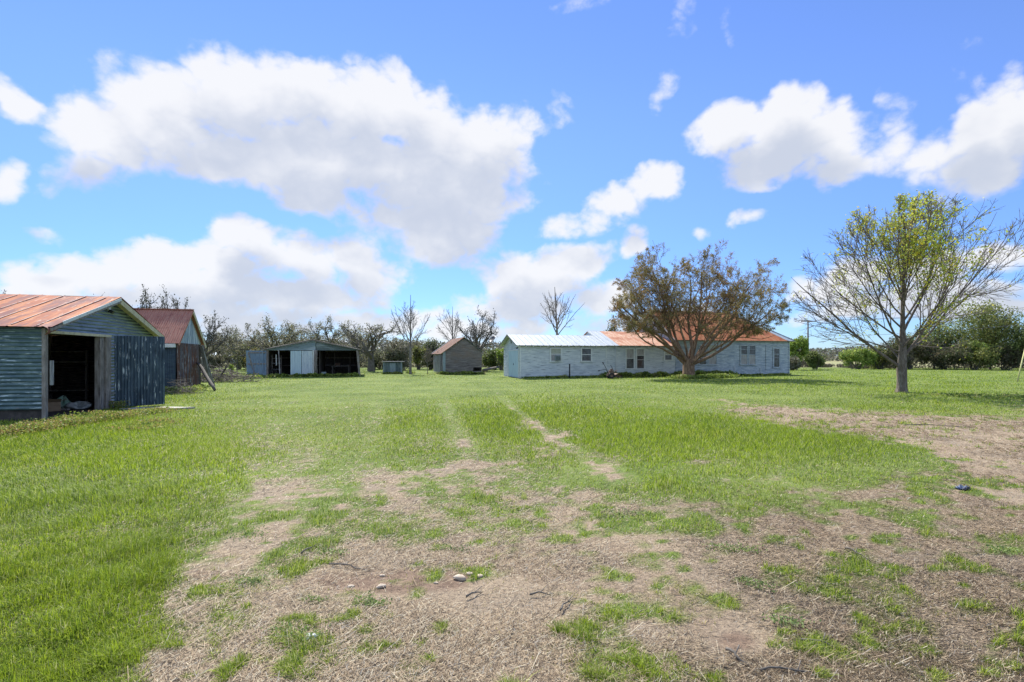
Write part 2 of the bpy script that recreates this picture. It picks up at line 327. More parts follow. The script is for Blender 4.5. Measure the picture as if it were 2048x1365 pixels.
M['glass'] = mat('glass', (.03, .035, .04), [((.07, .085, .10), (1, 1, 1), 3, .45, .62, 3)], rough=.12, spec=.45)
M['blind'] = mat('blind', (.30, .31, .24), [((.40, .4, .34), (1, 1, 6), 3, .4, .6, 3)], rough=.6)
M['curtain'] = mat('curtain', (.42, .40, .38), [((.22, .21, .21), (14, 1, .8), 2, .42, .6, 3)], rough=.8)
M['dark'] = mat('dark', (.03, .03, .032), rough=.7)
M['black_metal'] = mat('black_metal', (.035, .037, .04), rough=.45, metal=.3)
M['steel'] = mat('steel', (.35, .36, .37), [((.2, .2, .21), (1, 1, 1), 6, .45, .65, 4)], rough=.45, metal=.6)
M['rust_iron'] = mat('rust_iron', (.14, .08, .055), [((.3, .24, .2), (1, 1, 1), 9, .5, .64, 5), ((.05, .035, .03), (1, 1, 1), 6, .5, .7, 4)], rough=.8)
M['rubber'] = mat('rubber', (.025, .025, .025), rough=.9)
M['cardboard'] = mat('cardboard', (.32, .22, .14), [((.24, .16, .10), (1, 1, 3), 6, .45, .65, 4)], rough=.9)
M['sack'] = mat('sack', (.42, .43, .42), [((.2, .22, .22), (1, 1, 1), 6, .45, .62, 4)], rough=.7)
M['green_sack'] = mat('green_sack', (.2, .32, .24), [((.38, .46, .4), (1, 1, 1), 8, .5, .62, 4)], rough=.7)
M['hutch'] = mat('hutch', (.085, .12, .115), [((.16, .19, .18), (6, 6, 1), 2, .5, .65, 5), ((.04, .055, .05), (4, 4, 1), 2, .55, .7, 4)], rough=.85)
M['hutch_pale'] = mat('hutch_pale', (.24, .30, .31), [((.13, .16, .17), (4, 4, 1), 3, .5, .68, 5)], rough=.8)
M['bark_grey'] = mat('bark_grey', (.155, .135, .115), [((.27, .245, .215), (2, 2, .7), 4, .45, .65, 6), ((.06, .05, .042), (5, 5, 1.2), 4, .55, .66, 6)], rough=.95, bump=.6, bscale=18, bstretch=(2, 2, .5))
M['bark_warm'] = mat('bark_warm', (.16, .10, .062), [((.30, .20, .125), (3, 3, .5), 4, .45, .62, 6), ((.055, .038, .028), (6, 6, .8), 3, .54, .66, 6)], rough=.95, bump=.6, bscale=18, bstretch=(2, 2, .5))
M['bark_mid'] = mat('bark_mid', (.12, .095, .075), [((.21, .185, .155), (3, 3, 1), 4, .48, .66, 6), ((.05, .042, .035), (5, 5, 1.2), 4, .55, .66, 6)], rough=.95, bump=.6, bscale=18, bstretch=(2, 2, .5))
M['bark_dark'] = mat('bark_dark', (.11, .098, .083), [((.17, .155, .135), (2, 2, 1), 5, .45, .65, 5)], rough=.95)
M['bark_pale'] = mat('bark_pale', (.20, .175, .145), [((.11, .095, .08), (2, 2, 1), 5, .45, .65, 5)], rough=.95)
M['leaf'] = mat('leaf', (.1, .12, .04), rough=.6, attr=True, transl=.35, spec=.25)
M['grass'] = mat('grass', (.1, .2, .03), rough=.55, attr=True, transl=.42, spec=.25)
M['straw'] = mat('straw', (.4, .3, .2), rough=.8, attr=True)
M['pole_wood'] = mat('pole_wood', (.20, .17, .15), [((.12, .1, .09), (5, 5, .5), 4, .45, .6, 4)], rough=.9)
M['wire'] = mat('wire', (.07, .07, .075), rough=.5, metal=.4)
M['guard'] = mat('guard', (.42, .42, .16), [((.3, .3, .15), (1, 1, 1), 4, .45, .65, 3)], rough=.6)
M['rag'] = mat('rag', (.06, .09, .17), [((.02, .025, .04), (1, 1, 1), 9, .42, .55, 4), ((.3, .35, .45), (1, 1, 1), 14, .62, .7, 4)], rough=.6)
M['litter'] = mat('litter', (.45, .48, .5), [((.35, .42, .5), (1, 1, 1), 12, .45, .6, 4)], rough=.5)
M['stone'] = mat('stone', (.52, .44, .34), [((.36, .28, .2), (1, 1, 1), 12, .45, .65, 5)], rough=.9, bump=.2)
M['slab'] = mat('slab', (.46, .44, .38), [((.3, .28, .22), (1, 1, 1), 3, .45, .62, 6), ((.12, .16, .05), (1, 1, 1), 5, .58, .68, 6)], rough=.95, bump=.2)

# ------------------------------------------------------------------ where grass grows and where it is worn away
def interp(px, tab): return np.interp(px, [t[0] for t in tab], [t[1] for t in tab])
YTOP = [(-400, 2600), (150, 1600), (290, 1400), (340, 1270), (380, 1170), (430, 1105), (480, 1040), (530, 985), (600, 965), (700, 985), (850, 960), (1000, 950),
        (1100, 965), (1200, 1000), (1300, 1015), (1400, 985), (1500, 975), (1650, 985), (1800, 960), (1880, 925), (1960, 880), (2048, 832), (2500, 826)]
PATCH = [  # px, py, rx, ry, weight (+ grass, - bare)
 (1310,965,110,36,3.2),(1560,905,200,34,2.6),(1700,958,70,18,2.4),(1820,935,60,12,1.6),(680,945,34,36,2.2),(530,1010,22,60,1.4),(1130,930,60,22,1.6),(1000,945,70,24,1.3),
 (640,1310,80,46,3.6),(460,1260,60,90,2.0),(1150,1310,150,36,2.0),(880,1250,26,26,2.4),(795,1230,26,14,1.8),(1460,1105,50,14,2.2),(1690,1115,50,26,1.8),(1510,1165,32,22,1.9),
 (980,1015,60,16,1.8),(740,1030,36,14,1.5),(1390,1060,40,20,1.5),(2000,1112,45,12,2.4),(1590,1248,26,10,1.9),(1850,1305,60,16,2.0),(1960,1220,60,16,1.6),(1650,1190,90,30,1.0),
 (640,1060,90,16,.9),(900,1050,60,16,1.0),(560,1140,60,20,1.2),(1620,1040,70,20,1.2),(1700,980,60,14,1.2),(1460,1010,60,14,1.4),(940,860,70,60,.9),
 (520,960,24,60,-2.2),(480,1080,70,24,-1.0),(900,935,60,12,-2.4),(1080,905,50,10,-2.6),(1130,880,40,14,-2.6),(1060,850,24,20,-1.6),(1190,925,60,14,-2.6),(1240,955,60,12,-2.2),
 (1455,905,60,10,-2.8),(1420,930,60,12,-2.4),(1000,935,40,8,-1.6),(1060,935,50,8,-2.0),(740,1165,200,40,-2.2),(1470,1290,70,30,-3.5),(420,1150,60,16,-2),(360,1340,120,20,-1.8),
 (1510,828,120,12,-2.0),(1440,800,60,6,-1.4),(800,980,200,20,-.6),(880,1150,90,20,-1.8)]
def proj(X, Y):
    Ys = np.maximum(Y, .6); return 1024 + F * X / Ys, HORIZON + CAM_H * F / Ys
def grass_logit(X, Y):
    px, py = proj(X, Y); inside = Y > .6
    soft = 70.0
    a = 1 / (1 + np.exp(-(py - interp(px, YTOP)) / soft))
    g = 3.2 - 5.3 * a
    up = interp(px, [(1400, 798), (1550, 812), (1700, 823), (2048, 831), (2500, 831)]); lo = interp(px, [(1400, 803), (1550, 842), (1650, 862), (1750, 880), (1850, 905), (1900, 935), (2500, 1300)])
    b = 1 / (1 + np.exp(-(py - up) / 4)) * 1 / (1 + np.exp((py - lo) / 9)) / (1 + np.exp(-(px - 1450) / 30))
    g = np.minimum(g, 3.2 - 6.8 * b)
    for (cx, cy, rx, ry, w) in PATCH:
        g = g + w * np.exp(-(((px - cx) / rx) ** 2 + ((py - cy) / ry) ** 2))
    # wheel tracks running away to the sheds
    for (x0, y0, x1, y1, wd, wt) in ((880, 785, 960, 940, 9, .6), (995, 790, 1230, 955, 9, 1.0), (560, 800, 520, 980, 12, .8)):
        xl = x0 + (x1 - x0) * np.clip((py - y0) / (y1 - y0), 0, 1) ** 1.2
        inr = (py > y0 - 10) & (py < y1 + 20); wdt = wd * (.4 + (py - y0) / 80)
        g = g - wt * inr * np.exp(-((px - xl) / np.maximum(wdt, 2)) ** 2)
    g = np.where(inside, g, -1.0)
    return g
def tracks(X, Y):                     # two faint wheel tracks and two older ones
    px, py = proj(X, Y); s = 0
    for (x0, y0, x1, y1, wd, k) in ((878, 768, 975, 965, 6, 1), (985, 770, 1290, 985, 6, 1.1), (700, 775, 515, 1030, 8, .6), (770, 770, 650, 1010, 7, .5)):
        t = np.clip((py - y0) / (y1 - y0), 0, 1); xl = x0 + (x1 - x0) * t ** 1.3; s = s + k * ((py > y0) & (py < y1 + 10) & (Y > .6)) * np.exp(-((px - xl) / (wd * (.7 + t * 4.2))) ** 2) * np.clip(.35 + t * 1.1, 0, 1)
    return s
def cover(X, Y):                      # logit of grass with its natural patchiness
    g = grass_logit(X, Y); px_, py_ = proj(X, Y); amp = 4.6 * (1 - .6 / (1 + np.exp(-(g - 1.6) * 2))) * np.where((px_ > 1400) & (py_ < 940), .55, 1.0)
    tuft = np.clip(fbm(X * 2.9 + 7, Y * 2.9, 3, 53) - .58, 0, 1) * 16 * (g < .5)
    return g + amp * (fbm(X * 1.7, Y * 1.7, 5, 41) - .5) * 2 + 2.6 * (fbm(X * 7, Y * 7, 3, 43) - .5) * 2 * (g < 2) + tuft + np.clip(fbm(X * 6.5 + 3, Y * 6.5, 2, 57) - .64, 0, 1) * 26 * (g < .5) - 1.5 * tracks(X, Y)
def short_grass(X, Y):                # 0 long .. 1 mown short and pale
    px, py = proj(X, Y)
    s = np.exp(-(((px - 640) / 260) ** 2 + ((py - 850) / 75) ** 2)) + .9 * np.exp(-(((px - 900) / 420) ** 2 + ((py - 775) / 30) ** 2)) + .8 * np.exp(-(((px - 1500) / 320) ** 2 + ((py - 800) / 22) ** 2))
    s = s + .6 / (1 + np.exp(-(py - interp(px, YTOP) + 60) / 30))
    for (x0, y0, x1, y1, wd) in ((878, 768, 965, 950, 7), (985, 770, 1260, 965, 7), (700, 775, 520, 1010, 9), (770, 770, 640, 1000, 8)):
        t = np.clip((py - y0) / (y1 - y0), 0, 1); xl = x0 + (x1 - x0) * t ** 1.3; s = s + 1.3 * ((py > y0) & (py < y1 + 10)) * np.exp(-((px - xl) / (wd * (.6 + t * 3.6))) ** 2)
    s = s - .5 * np.exp(-(((px - 1050) / 130) ** 2 + ((py - 840) / 36) ** 2)) - .4 * np.exp(-(((px - 810) / 50) ** 2 + ((py - 850) / 36) ** 2))
    return np.clip(s, 0, 1)
def ground_z(X, Y):
    z = .10 * (fbm(X * .13 + 9, Y * .13, 3, 11) - .5) + .035 * (fbm(X * .9, Y * .9, 3, 23) - .5) + .02 * (fbm(X * 5, Y * 5, 2, 31) - .5)
    return z * np.clip(1.2 - np.hypot(X, Y) / 300, .2, 1)
def gz(x, y): return float(ground_z(np.array([x]), np.array([y]))[0])
FOOT = []       # building footprints (ox, oy, angle, x0, x1, y0, y1) with no grass inside
def foot(X, Y, pad=0.0):
    m = np.zeros(X.shape, bool)
    for (ox, oy, an, x0, x1, y0, y1) in FOOT:
        c, s = math.cos(an), math.sin(an); u = (X - ox) * c + (Y - oy) * s; v = -(X - ox) * s + (Y - oy) * c
        m |= (u > x0 - pad) & (u < x1 + pad) & (v > y0 - pad) & (v < y1 + pad)
    return m

A1 = (-12.6, 13.8); AN1 = R(13.6)          # big tin shed: corner and direction
A2 = (-16.56, 25.2); AN2 = R(13.6)         # second shed
A3 = (-20.0, 41.7); AN3 = R(16.0)
HC = (0.62, 39.8); HA = R(17.0)            # house
BC = (-6.54, 48.5); BA = R(17.0)           # wooden barn
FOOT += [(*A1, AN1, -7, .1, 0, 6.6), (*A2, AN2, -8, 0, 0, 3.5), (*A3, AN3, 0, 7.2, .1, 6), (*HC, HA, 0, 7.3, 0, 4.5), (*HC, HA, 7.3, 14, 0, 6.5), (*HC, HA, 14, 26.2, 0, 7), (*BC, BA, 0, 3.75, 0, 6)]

def spaced(lo, hi, n, p=3.0):
    t = np.linspace(-1, 1, n); return None
def build_ground():
    ys = np.concatenate([np.linspace(-40, 2, 25)[:-1], np.linspace(2, 14, 170)[:-1], np.linspace(14, 50, 170)[:-1], np.linspace(50, 120, 60)[:-1], np.geomspace(120, 3500, 40)])
    tx = np.linspace(-1, 1, 421); xs = np.sinh(tx * 6.2) / math.sinh(6.2) * 3000
    k = np.linspace(-14, 14, 281); xs = np.unique(np.concatenate([xs[np.abs(xs) > 14.2], k]))
    Xg, Yg = np.meshgrid(xs, ys); V = np.stack([Xg.ravel(), Yg.ravel(), ground_z(Xg.ravel(), Yg.ravel())], 1)
    ny, nx = Xg.shape; i = np.arange(ny - 1)[:, None] * nx + np.arange(nx - 1)[None, :]; i = i.ravel()
    faces = np.stack([i, i + 1, i + nx + 1, i + nx], 1)
    g = 1 / (1 + np.exp(-cover(V[:, 0], V[:, 1])))
    px, py = proj(V[:, 0], V[:, 1])
    dry = np.clip((V[:, 1] - 72) / 12, 0, 1) * np.where(V[:, 0] > 0, 1.0, .8)
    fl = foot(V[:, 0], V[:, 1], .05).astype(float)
    soil = np.zeros(len(V))
    for (cx, cy, rx, ry, w) in [(740,1165,220,34,1),(1470,1290,70,34,1),(880,1155,80,22,.9),(400,1150,70,18,.8),(350,1350,140,26,.8),(1500,820,120,10,.6),(1750,850,300,16,.35),(150,832,50,10,1.0),(1980,985,80,14,.4),(330,1300,60,30,.6)]:
        soil += w * np.exp(-(((px - cx) / rx) ** 2 + ((py - cy) / ry) ** 2))
    m = bpy.data.materials.new('ground'); m.use_nodes = True; nt = m.node_tree; N, L = nt.nodes, nt.links
    p = N['Principled BSDF']; p.inputs['Roughness'].default_value = .95; p.inputs['Specular IOR Level'].default_value = .15
    tc = N.new('ShaderNodeTexCoord')
    def noi(sc, det, rough=.6, st=(1, 1, 1), off=(0, 0, 0)):
        mp = N.new('ShaderNodeVectorMath'); mp.operation = 'MULTIPLY_ADD'; mp.inputs[1].default_value = st; mp.inputs[2].default_value = off; L.new(tc.outputs['Object'], mp.inputs[0])
        n = N.new('ShaderNodeTexNoise'); n.inputs['Scale'].default_value = sc; n.inputs['Detail'].default_value = det; n.inputs['Roughness'].default_value = rough
        L.new(mp.outputs[0], n.inputs['Vector']); return n.outputs['Fac']
    def rng_(v, lo, hi):
        r = N.new('ShaderNodeMapRange'); r.inputs[1].default_value = lo; r.inputs[2].default_value = hi; L.new(v, r.inputs[0]); return r.outputs[0]
    def mix(f, a, b):
        x = N.new('ShaderNodeMix'); x.data_type = 'RGBA'
        if isinstance(f, float): x.inputs[0].default_value = f
        else: L.new(f, x.inputs[0])
        for s, v in ((6, a), (7, b)):
            if isinstance(v, tuple): x.inputs[s].default_value = (*v, 1)
            else: L.new(v, x.inputs[s])
        return x.outputs[2]
    def at(n):
        a = N.new('ShaderNodeAttribute'); a.attribute_name = n; return a.outputs['Fac']
    def add(a, b, k=1.0, c=0.0):
        x = N.new('ShaderNodeMath'); x.operation = 'MULTIPLY_ADD'; L.new(a, x.inputs[0]); x.inputs[1].default_value = k; L.new(b, x.inputs[2]); return x.outputs[0]
    straw = mix(rng_(noi(34, 8, .75), .38, .62), (.145, .105, .07), (.38, .29, .195))
    straw = mix(rng_(noi(90, 4, .7), .45, .7), straw, (.44, .37, .26))
    straw = mix(rng_(noi(1.3, 5), .45, .68), straw, (.26, .21, .155))
    soilc = mix(rng_(noi(9, 8, .7), .4, .65), (.15, .105, .075), (.28, .20, .14))
    brown = mix(rng_(add(noi(3, 6), at('soil'), .9), 1.0, 1.35), straw, soilc)
    dirt2 = rng_(noi(.9, 7, .65, off=(5, 2, 0)), .52, .66); brown = mix(dirt2, brown, mix(.45, brown, soilc))
    gr = mix(rng_(noi(5, 7, .7), .36, .64), (.05, .085, .016), (.12, .185, .035))  # ground under the grass darkened in colour to deepen shade between blades
    gr = mix(rng_(noi(.35, 4), .4, .66), gr, (.17, .22, .055))
    gr = mix(rng_(noi(60, 5, .7), .5, .74), gr, (.26, .27, .11))
    cov = rng_(add(noi(7, 8, .75), at('green'), .8), .62, 1.12)
    c = mix(cov, brown, gr)
    dryc = mix(rng_(noi(.12, 6), .4, .6), (.34, .29, .17), (.25, .27, .12))
    c = mix(at('dry'), c, dryc)
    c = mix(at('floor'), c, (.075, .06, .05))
    L.new(c, p.inputs['Base Color'])
    b = N.new('ShaderNodeBump'); b.inputs['Strength'].default_value = .9; b.inputs['Distance'].default_value = .03
    L.new(noi(26, 8, .7), b.inputs['Height']); L.new(b.outputs[0], p.inputs['Normal'])
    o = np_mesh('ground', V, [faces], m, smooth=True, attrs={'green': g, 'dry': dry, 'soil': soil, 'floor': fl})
    tag(o, kind='structure')
build_ground()

# ------------------------------------------------------------------ grass and straw
def sample_ground(n, y0, y1, px0=-330, px1=2380):
    py = rng.uniform(y0, y1, n); px = rng.uniform(px0, px1, n); Y = CAM_H * F / (py - HORIZON); return (px - 1024) / F * Y, Y
def basis(n, tilt_mean, tilt_sd, lean=None):
    az = rng.uniform(0, 2 * math.pi, n); t = np.abs(rng.normal(tilt_mean, tilt_sd, n))
    return az, t
GREENS = np.array([(.24, .335, .022), (.335, .43, .030), (.115, .19, .018), (.41, .47, .045), (.46, .46, .20)])  # dark third green varies the blades and also stands for shade among them
def build_grass():
    # near: bent blades of three segments; far: single wide tufts
    X, Y = sample_ground(620000, 840, 1460)
    lg = cover(X, Y) + 1.5 * (fbm(X * 9, Y * 9, 2, 47) - .5) * 2
    keep = (rng.random(len(X)) < 1 / (1 + np.exp(-1.15 * (lg - .7)))) & ~foot(X, Y)
    sh = short_grass(X, Y); keep &= rng.random(len(X)) > sh * .35; keep &= rng.random(len(X)) < np.clip((proj(X, Y)[1] - 840) / 90, 0, 1)
    X, Y, lg, sh = X[keep], Y[keep], lg[keep], sh[keep]; n = len(X)
    cl = fbm(X * 2.4, Y * 2.4, 3, 15); h = (.035 + .05 * fbm(X * .9, Y * .9, 3, 5) + .16 * np.clip(cl - .3, 0, 1) ** 1.5) * rng.uniform(.5, 1.35, n) * (1 - .55 * sh) * np.clip(.48 + lg * .19, .38, 1.15)
    wd = np.maximum(.0034, Y / 512 * .42) * rng.uniform(.7, 1.3, n)
    az = rng.uniform(0, 2 * math.pi, n); lean = np.abs(rng.normal(.55, .35, n)); fa = rng.uniform(0, 2 * math.pi, n)
    # wind lays whole patches one way
    waz = fbm(X * .35, Y * .35, 2, 77) * 9; az = np.where(rng.random(n) < .45, waz + rng.normal(0, .5, n), az)
    dx, dy = np.cos(az), np.sin(az); wx, wy = -dy, dx
    z0 = ground_z(X, Y) - .005
    V = np.zeros((n, 7, 3)); 
    for k, (f, wk) in enumerate(((0, 1), (.4, .85), (.75, .55))):
        out = h * lean * f ** 1.7; up = h * f * (1 - .3 * np.minimum(lean, 1) * f)
        for s, j in ((-1, 0), (1, 1)):
            V[:, 2 * k + j, 0] = X + dx * out + s * wx * wd * wk / 2; V[:, 2 * k + j, 1] = Y + dy * out + s * wy * wd * wk / 2; V[:, 2 * k + j, 2] = z0 + up
    V[:, 6, 0] = X + dx * h * lean * 1.15; V[:, 6, 1] = Y + dy * h * lean * 1.15; V[:, 6, 2] = z0 + h * (1 - .35 * np.minimum(lean, 1.3))
    b = np.arange(n) * 7
    q = np.concatenate([np.stack([b, b + 1, b + 3, b + 2], 1), np.stack([b + 2, b + 3, b + 5, b + 4], 1)]); t = np.stack([b + 4, b + 5, b + 6], 1)
    pn = .6 * fbm(X * 1.1, Y * 1.1, 3, 3) + .4 * fbm(X * 3.2, Y * 3.2, 3, 13)
    ci = np.clip((rng.random(n) * 2.2 + pn * 3.2 - .9).astype(int), 0, 3); ci = np.where(rng.random(n) < .05 + .28 * sh, 4, ci)
    c = GREENS[ci] * rng.uniform(.6, 1.25, (n, 1)); c = np.where((lg < .4)[:, None], c * np.array([1.05, .85, 1.3]), c)
    C = np.repeat(c[:, None, :], 7, 1) 
    Va, qa, ta, Ca = V.reshape(-1, 3), q, t, C.reshape(-1, 3)
    # far
    X, Y = sample_ground(560000, 737.5, 940)
    lg = cover(X, Y)
    keep = (rng.random(len(X)) < 1 / (1 + np.exp(-1.2 * (lg - .5)))) & ~foot(X, Y, .0); keep &= rng.random(len(X)) < np.clip((940 - proj(X, Y)[1]) / 90, 0, 1); X, Y, lg = X[keep], Y[keep], lg[keep]; n = len(X); sh = short_grass(X, Y)
    h = (.05 + .09 * fbm(X * .5, Y * .5, 3, 5)) * rng.uniform(.5, 1.3, n) * (1 - .55 * sh)
    wd = np.maximum(.012, Y / 512 * .5) * rng.uniform(.6, 1.3, n); fa = rng.normal(0, .8, n); ld = rng.normal(0, .45, (n, 2)) * h[:, None]
    V = np.zeros((n, 3, 3)); z0 = ground_z(X, Y) - .01
    V[:, 0] = np.stack([X - np.cos(fa) * wd / 2, Y - np.sin(fa) * wd / 2, z0], 1); V[:, 1] = np.stack([X + np.cos(fa) * wd / 2, Y + np.sin(fa) * wd / 2, z0], 1)
    V[:, 2] = np.stack([X + ld[:, 0], Y + ld[:, 1], z0 + h], 1)
    pn = fbm(X * .45, Y * .45, 4, 3); b = len(Va) + np.arange(n) * 3
    ci = np.clip((rng.random(n) * 2.0 + pn * 3.4 - .9).astype(int), 0, 3); ci = np.where(rng.random(n) < .04 + .42 * sh, 4, ci)
    c = GREENS[ci] * rng.uniform(.65, 1.2, (n, 1)); c = c * (1 - sh[:, None] * .0)
    C = np.repeat(c[:, None, :], 3, 1).reshape(-1, 3)
    Vall = np.concatenate([Va, V.reshape(-1, 3)]); Call = np.concatenate([Ca, C])
    o = np_mesh('grass', Vall, [qa, ta, np.stack([b, b + 1, b + 2], 1)], M['grass'], colors=Call)
    tag(o, 'green grass growing over the yard, long and bright at the left', 'grass', kind='stuff')
build_grass()
def build_straw():
    X, Y = sample_ground(640000, 800, 1460)
    lg = cover(X, Y)
    keep = (rng.random(len(X)) < 1 / (1 + np.exp(1.1 * (lg - 1.6)))) & ~foot(X, Y)
    bare = fbm(X * .8, Y * .8, 4, 91); px, py = proj(X, Y)
    so = np.exp(-(((px - 740) / 220) ** 2 + ((py - 1165) / 34) ** 2)) + np.exp(-(((px - 1470) / 70) ** 2 + ((py - 1290) / 34) ** 2))
    keep &= rng.random(len(X)) > np.clip(so * .85 + np.clip((bare - .46) * 4, 0, .75), 0, .95)
    X, Y = X[keep], Y[keep]; n = len(X); px, py = proj(X, Y)
    ln = rng.uniform(.012, .05, n) * np.clip(Y / 6, 1, 2.0) ; ln = np.where(rng.random(n) < .025, ln * 3.5, ln)
    wd = np.maximum(.0022, Y / 512 * .30) * rng.uniform(.6, 1.4, n)
    az = rng.uniform(0, math.pi, n); az = np.where((px > 1350) & (rng.random(n) < .55), R(160) + rng.normal(0, .35, n), az)
    tilt = np.abs(rng.normal(0, .16, n)); dx, dy = np.cos(az), np.sin(az); z = ground_z(X, Y) + rng.uniform(.001, .018, n)
    V = np.zeros((n, 4, 3)); ox, oy = dx * ln / 2, dy * ln / 2; wx, wy = -dy * wd / 2, dx * wd / 2
    for k, (a, w) in enumerate(((-1, -1), (1, -1), (1, 1), (-1, 1))):
        V[:, k, 0] = X + a * ox + w * wx; V[:, k, 1] = Y + a * oy + w * wy; V[:, k, 2] = z + (a + 1) * ln / 2 * np.sin(tilt) + w * wd * .2
    pal = np.array([(.48, .37, .235), (.34, .25, .155), (.17, .125, .08), (.60, .52, .36), (.065, .048, .034), (.36, .33, .27)])
    ci = rng.choice(6, n, p=[.24, .24, .18, .10, .17, .07]); c = pal[ci] * rng.uniform(.8, 1.15, (n, 1))
    b = np.arange(n) * 4
    o = np_mesh('straw_litter', V.reshape(-1, 3), [np.stack([b, b + 1, b + 2, b + 3], 1)], M['straw'], colors=np.repeat(c[:, None, :], 4, 1).reshape(-1, 3))
    tag(o, 'dry mown straw lying over the worn brown patches of the yard', 'straw', kind='stuff')
build_straw()

# ------------------------------------------------------------------ trees
def norm(v): return v / np.maximum(np.linalg.norm(v, axis=-1, keepdims=True), 1e-9)
def tubes(pts, rad, k):
    Mn, P, _ = pts.shape; t = np.gradient(pts, axis=1); t = norm(t); ref = np.array([.31, .17, .93])
    u = norm(np.cross(t, ref)); w = np.cross(t, u); a = np.arange(k) * 2 * math.pi / k
    V = pts[:, :, None, :] + rad[:, :, None, None] * (u[:, :, None, :] * np.cos(a)[None, None, :, None] + w[:, :, None, :] * np.sin(a)[None, None, :, None])
    b = (np.arange(Mn)[:, None, None] * P + np.arange(P - 1)[None, :, None]) * k; j = np.arange(k)[None, None, :]; j2 = (j + 1) % k
    Fq = np.stack([b + j, b + j2, b + k + j2, b + k + j], -1).reshape(-1, 4)
    return V.reshape(-1, 3), Fq
def run(rg, pos, d, L, r0, r1, P, wig, trop):
    Mn = len(pos); pts = np.zeros((Mn, P + 1, 3)); pts[:, 0] = pos; ds = np.zeros((Mn, P + 1, 3)); ds[:, 0] = d
    for k in range(P):
        d = norm(d + rg.normal(0, wig, (Mn, 3)) + np.array([0, 0, trop])); pts[:, k + 1] = pts[:, k] + d * (L / P)[:, None]; ds[:, k + 1] = d
    f = np.linspace(0, 1, P + 1)[None, :]; rad = r0[:, None] * (1 - f) + r1[:, None] * f
    return pts, rad, ds
def children(rg, pts, rad, ds, n, f0, f1, ang, sd, ratio, Lp, rr, fall=.5, env=None, tip=True):
    Mn, P1, _ = pts.shape
    f = (f0 + (f1 - f0) * (np.arange(n)[None, :] + rg.random((Mn, n))) / n)
    if tip: f[:, -1] = 1.0
    x = f * (P1 - 1); i = np.minimum(x.astype(int), P1 - 2); w = (x - i)[..., None]; m = np.arange(Mn)[:, None]
    pos = pts[m, i] * (1 - w) + pts[m, i + 1] * w; d = norm(ds[m, i] * (1 - w) + ds[m, i + 1] * w); r = (rad[m, i] * (1 - w[..., 0]) + rad[m, i + 1] * w[..., 0])
    a = rg.normal(ang, sd, (Mn, n)); 
    if tip: a[:, -1] *= .35
    az = rg.uniform(0, 2 * math.pi, (Mn, 1)) + np.arange(n)[None, :] * 2.4 + rg.normal(0, .4, (Mn, n))
    u = norm(np.cross(d, np.array([.31, .17, .93]))); v = np.cross(d, u)
    nd = norm(d * np.cos(a)[..., None] + (u * np.cos(az)[..., None] + v * np.sin(az)[..., None]) * np.sin(a)[..., None])
    L = Lp[:, None] * ratio * (1 - fall * f) * rg.uniform(.7, 1.25, (Mn, n)); pos, nd, L, r = pos.reshape(-1, 3), nd.reshape(-1, 3), L.ravel(), (r * rr).ravel()
    if env is not None:
        for _ in range(5):
            out = env(pos + nd * L[:, None] * .85) > 1; L = np.where(out, L * .68, L)
        keep = L > .06; pos, nd, L, r = pos[keep], nd[keep], L[keep], r[keep]
    return pos, nd, L, r
def leaves(rg, pts, per, size, pal, jit=.05, keepf=None, droop=.0):
    Mn, P1, _ = pts.shape; m = np.repeat(np.arange(Mn), per); n = len(m); x = rg.random(n) ** .7 * (P1 - 1); i = np.minimum(x.astype(int), P1 - 2); w = (x - i)[:, None]
    c = pts[m, i] * (1 - w) + pts[m, i + 1] * w + rg.normal(0, jit, (n, 3)); c[:, 2] -= droop
    if keepf is not None:
        k = rg.random(n) < keepf(c); c = c[k]; n = len(c)
    u = norm(rg.normal(0, 1, (n, 3))); v = norm(np.cross(u, rg.normal(0, 1, (n, 3)))); s = size * rg.uniform(.6, 1.35, (n, 1))
    V = np.stack([c - u * s, c + v * s * .55, c + u * s, c - v * s * .55], 1).reshape(-1, 3)
    pal = np.array(pal); hue = fbm(c[:, 0] * .8 + c[:, 2] * .5, c[:, 1] * .8 + c[:, 2] * .6, 2, 8)
    ci = np.clip(((rg.random(n) * .55 + hue * .9 - .22) * len(pal)).astype(int), 0, len(pal) - 1)
    C = np.repeat((pal[ci] * rg.uniform(.7, 1.25, (n, 1)))[:, None, :], 4, 1).reshape(-1, 3); b = np.arange(n) * 4
    return V, np.stack([b, b + 1, b + 2, b + 3], 1), C
def stack(parts):
    V, Fs, o = [], [], 0
    for v, f in parts: V.append(v); Fs.append(f + o); o += len(v)
    return np.concatenate(V), np.concatenate(Fs)
EXT = {}
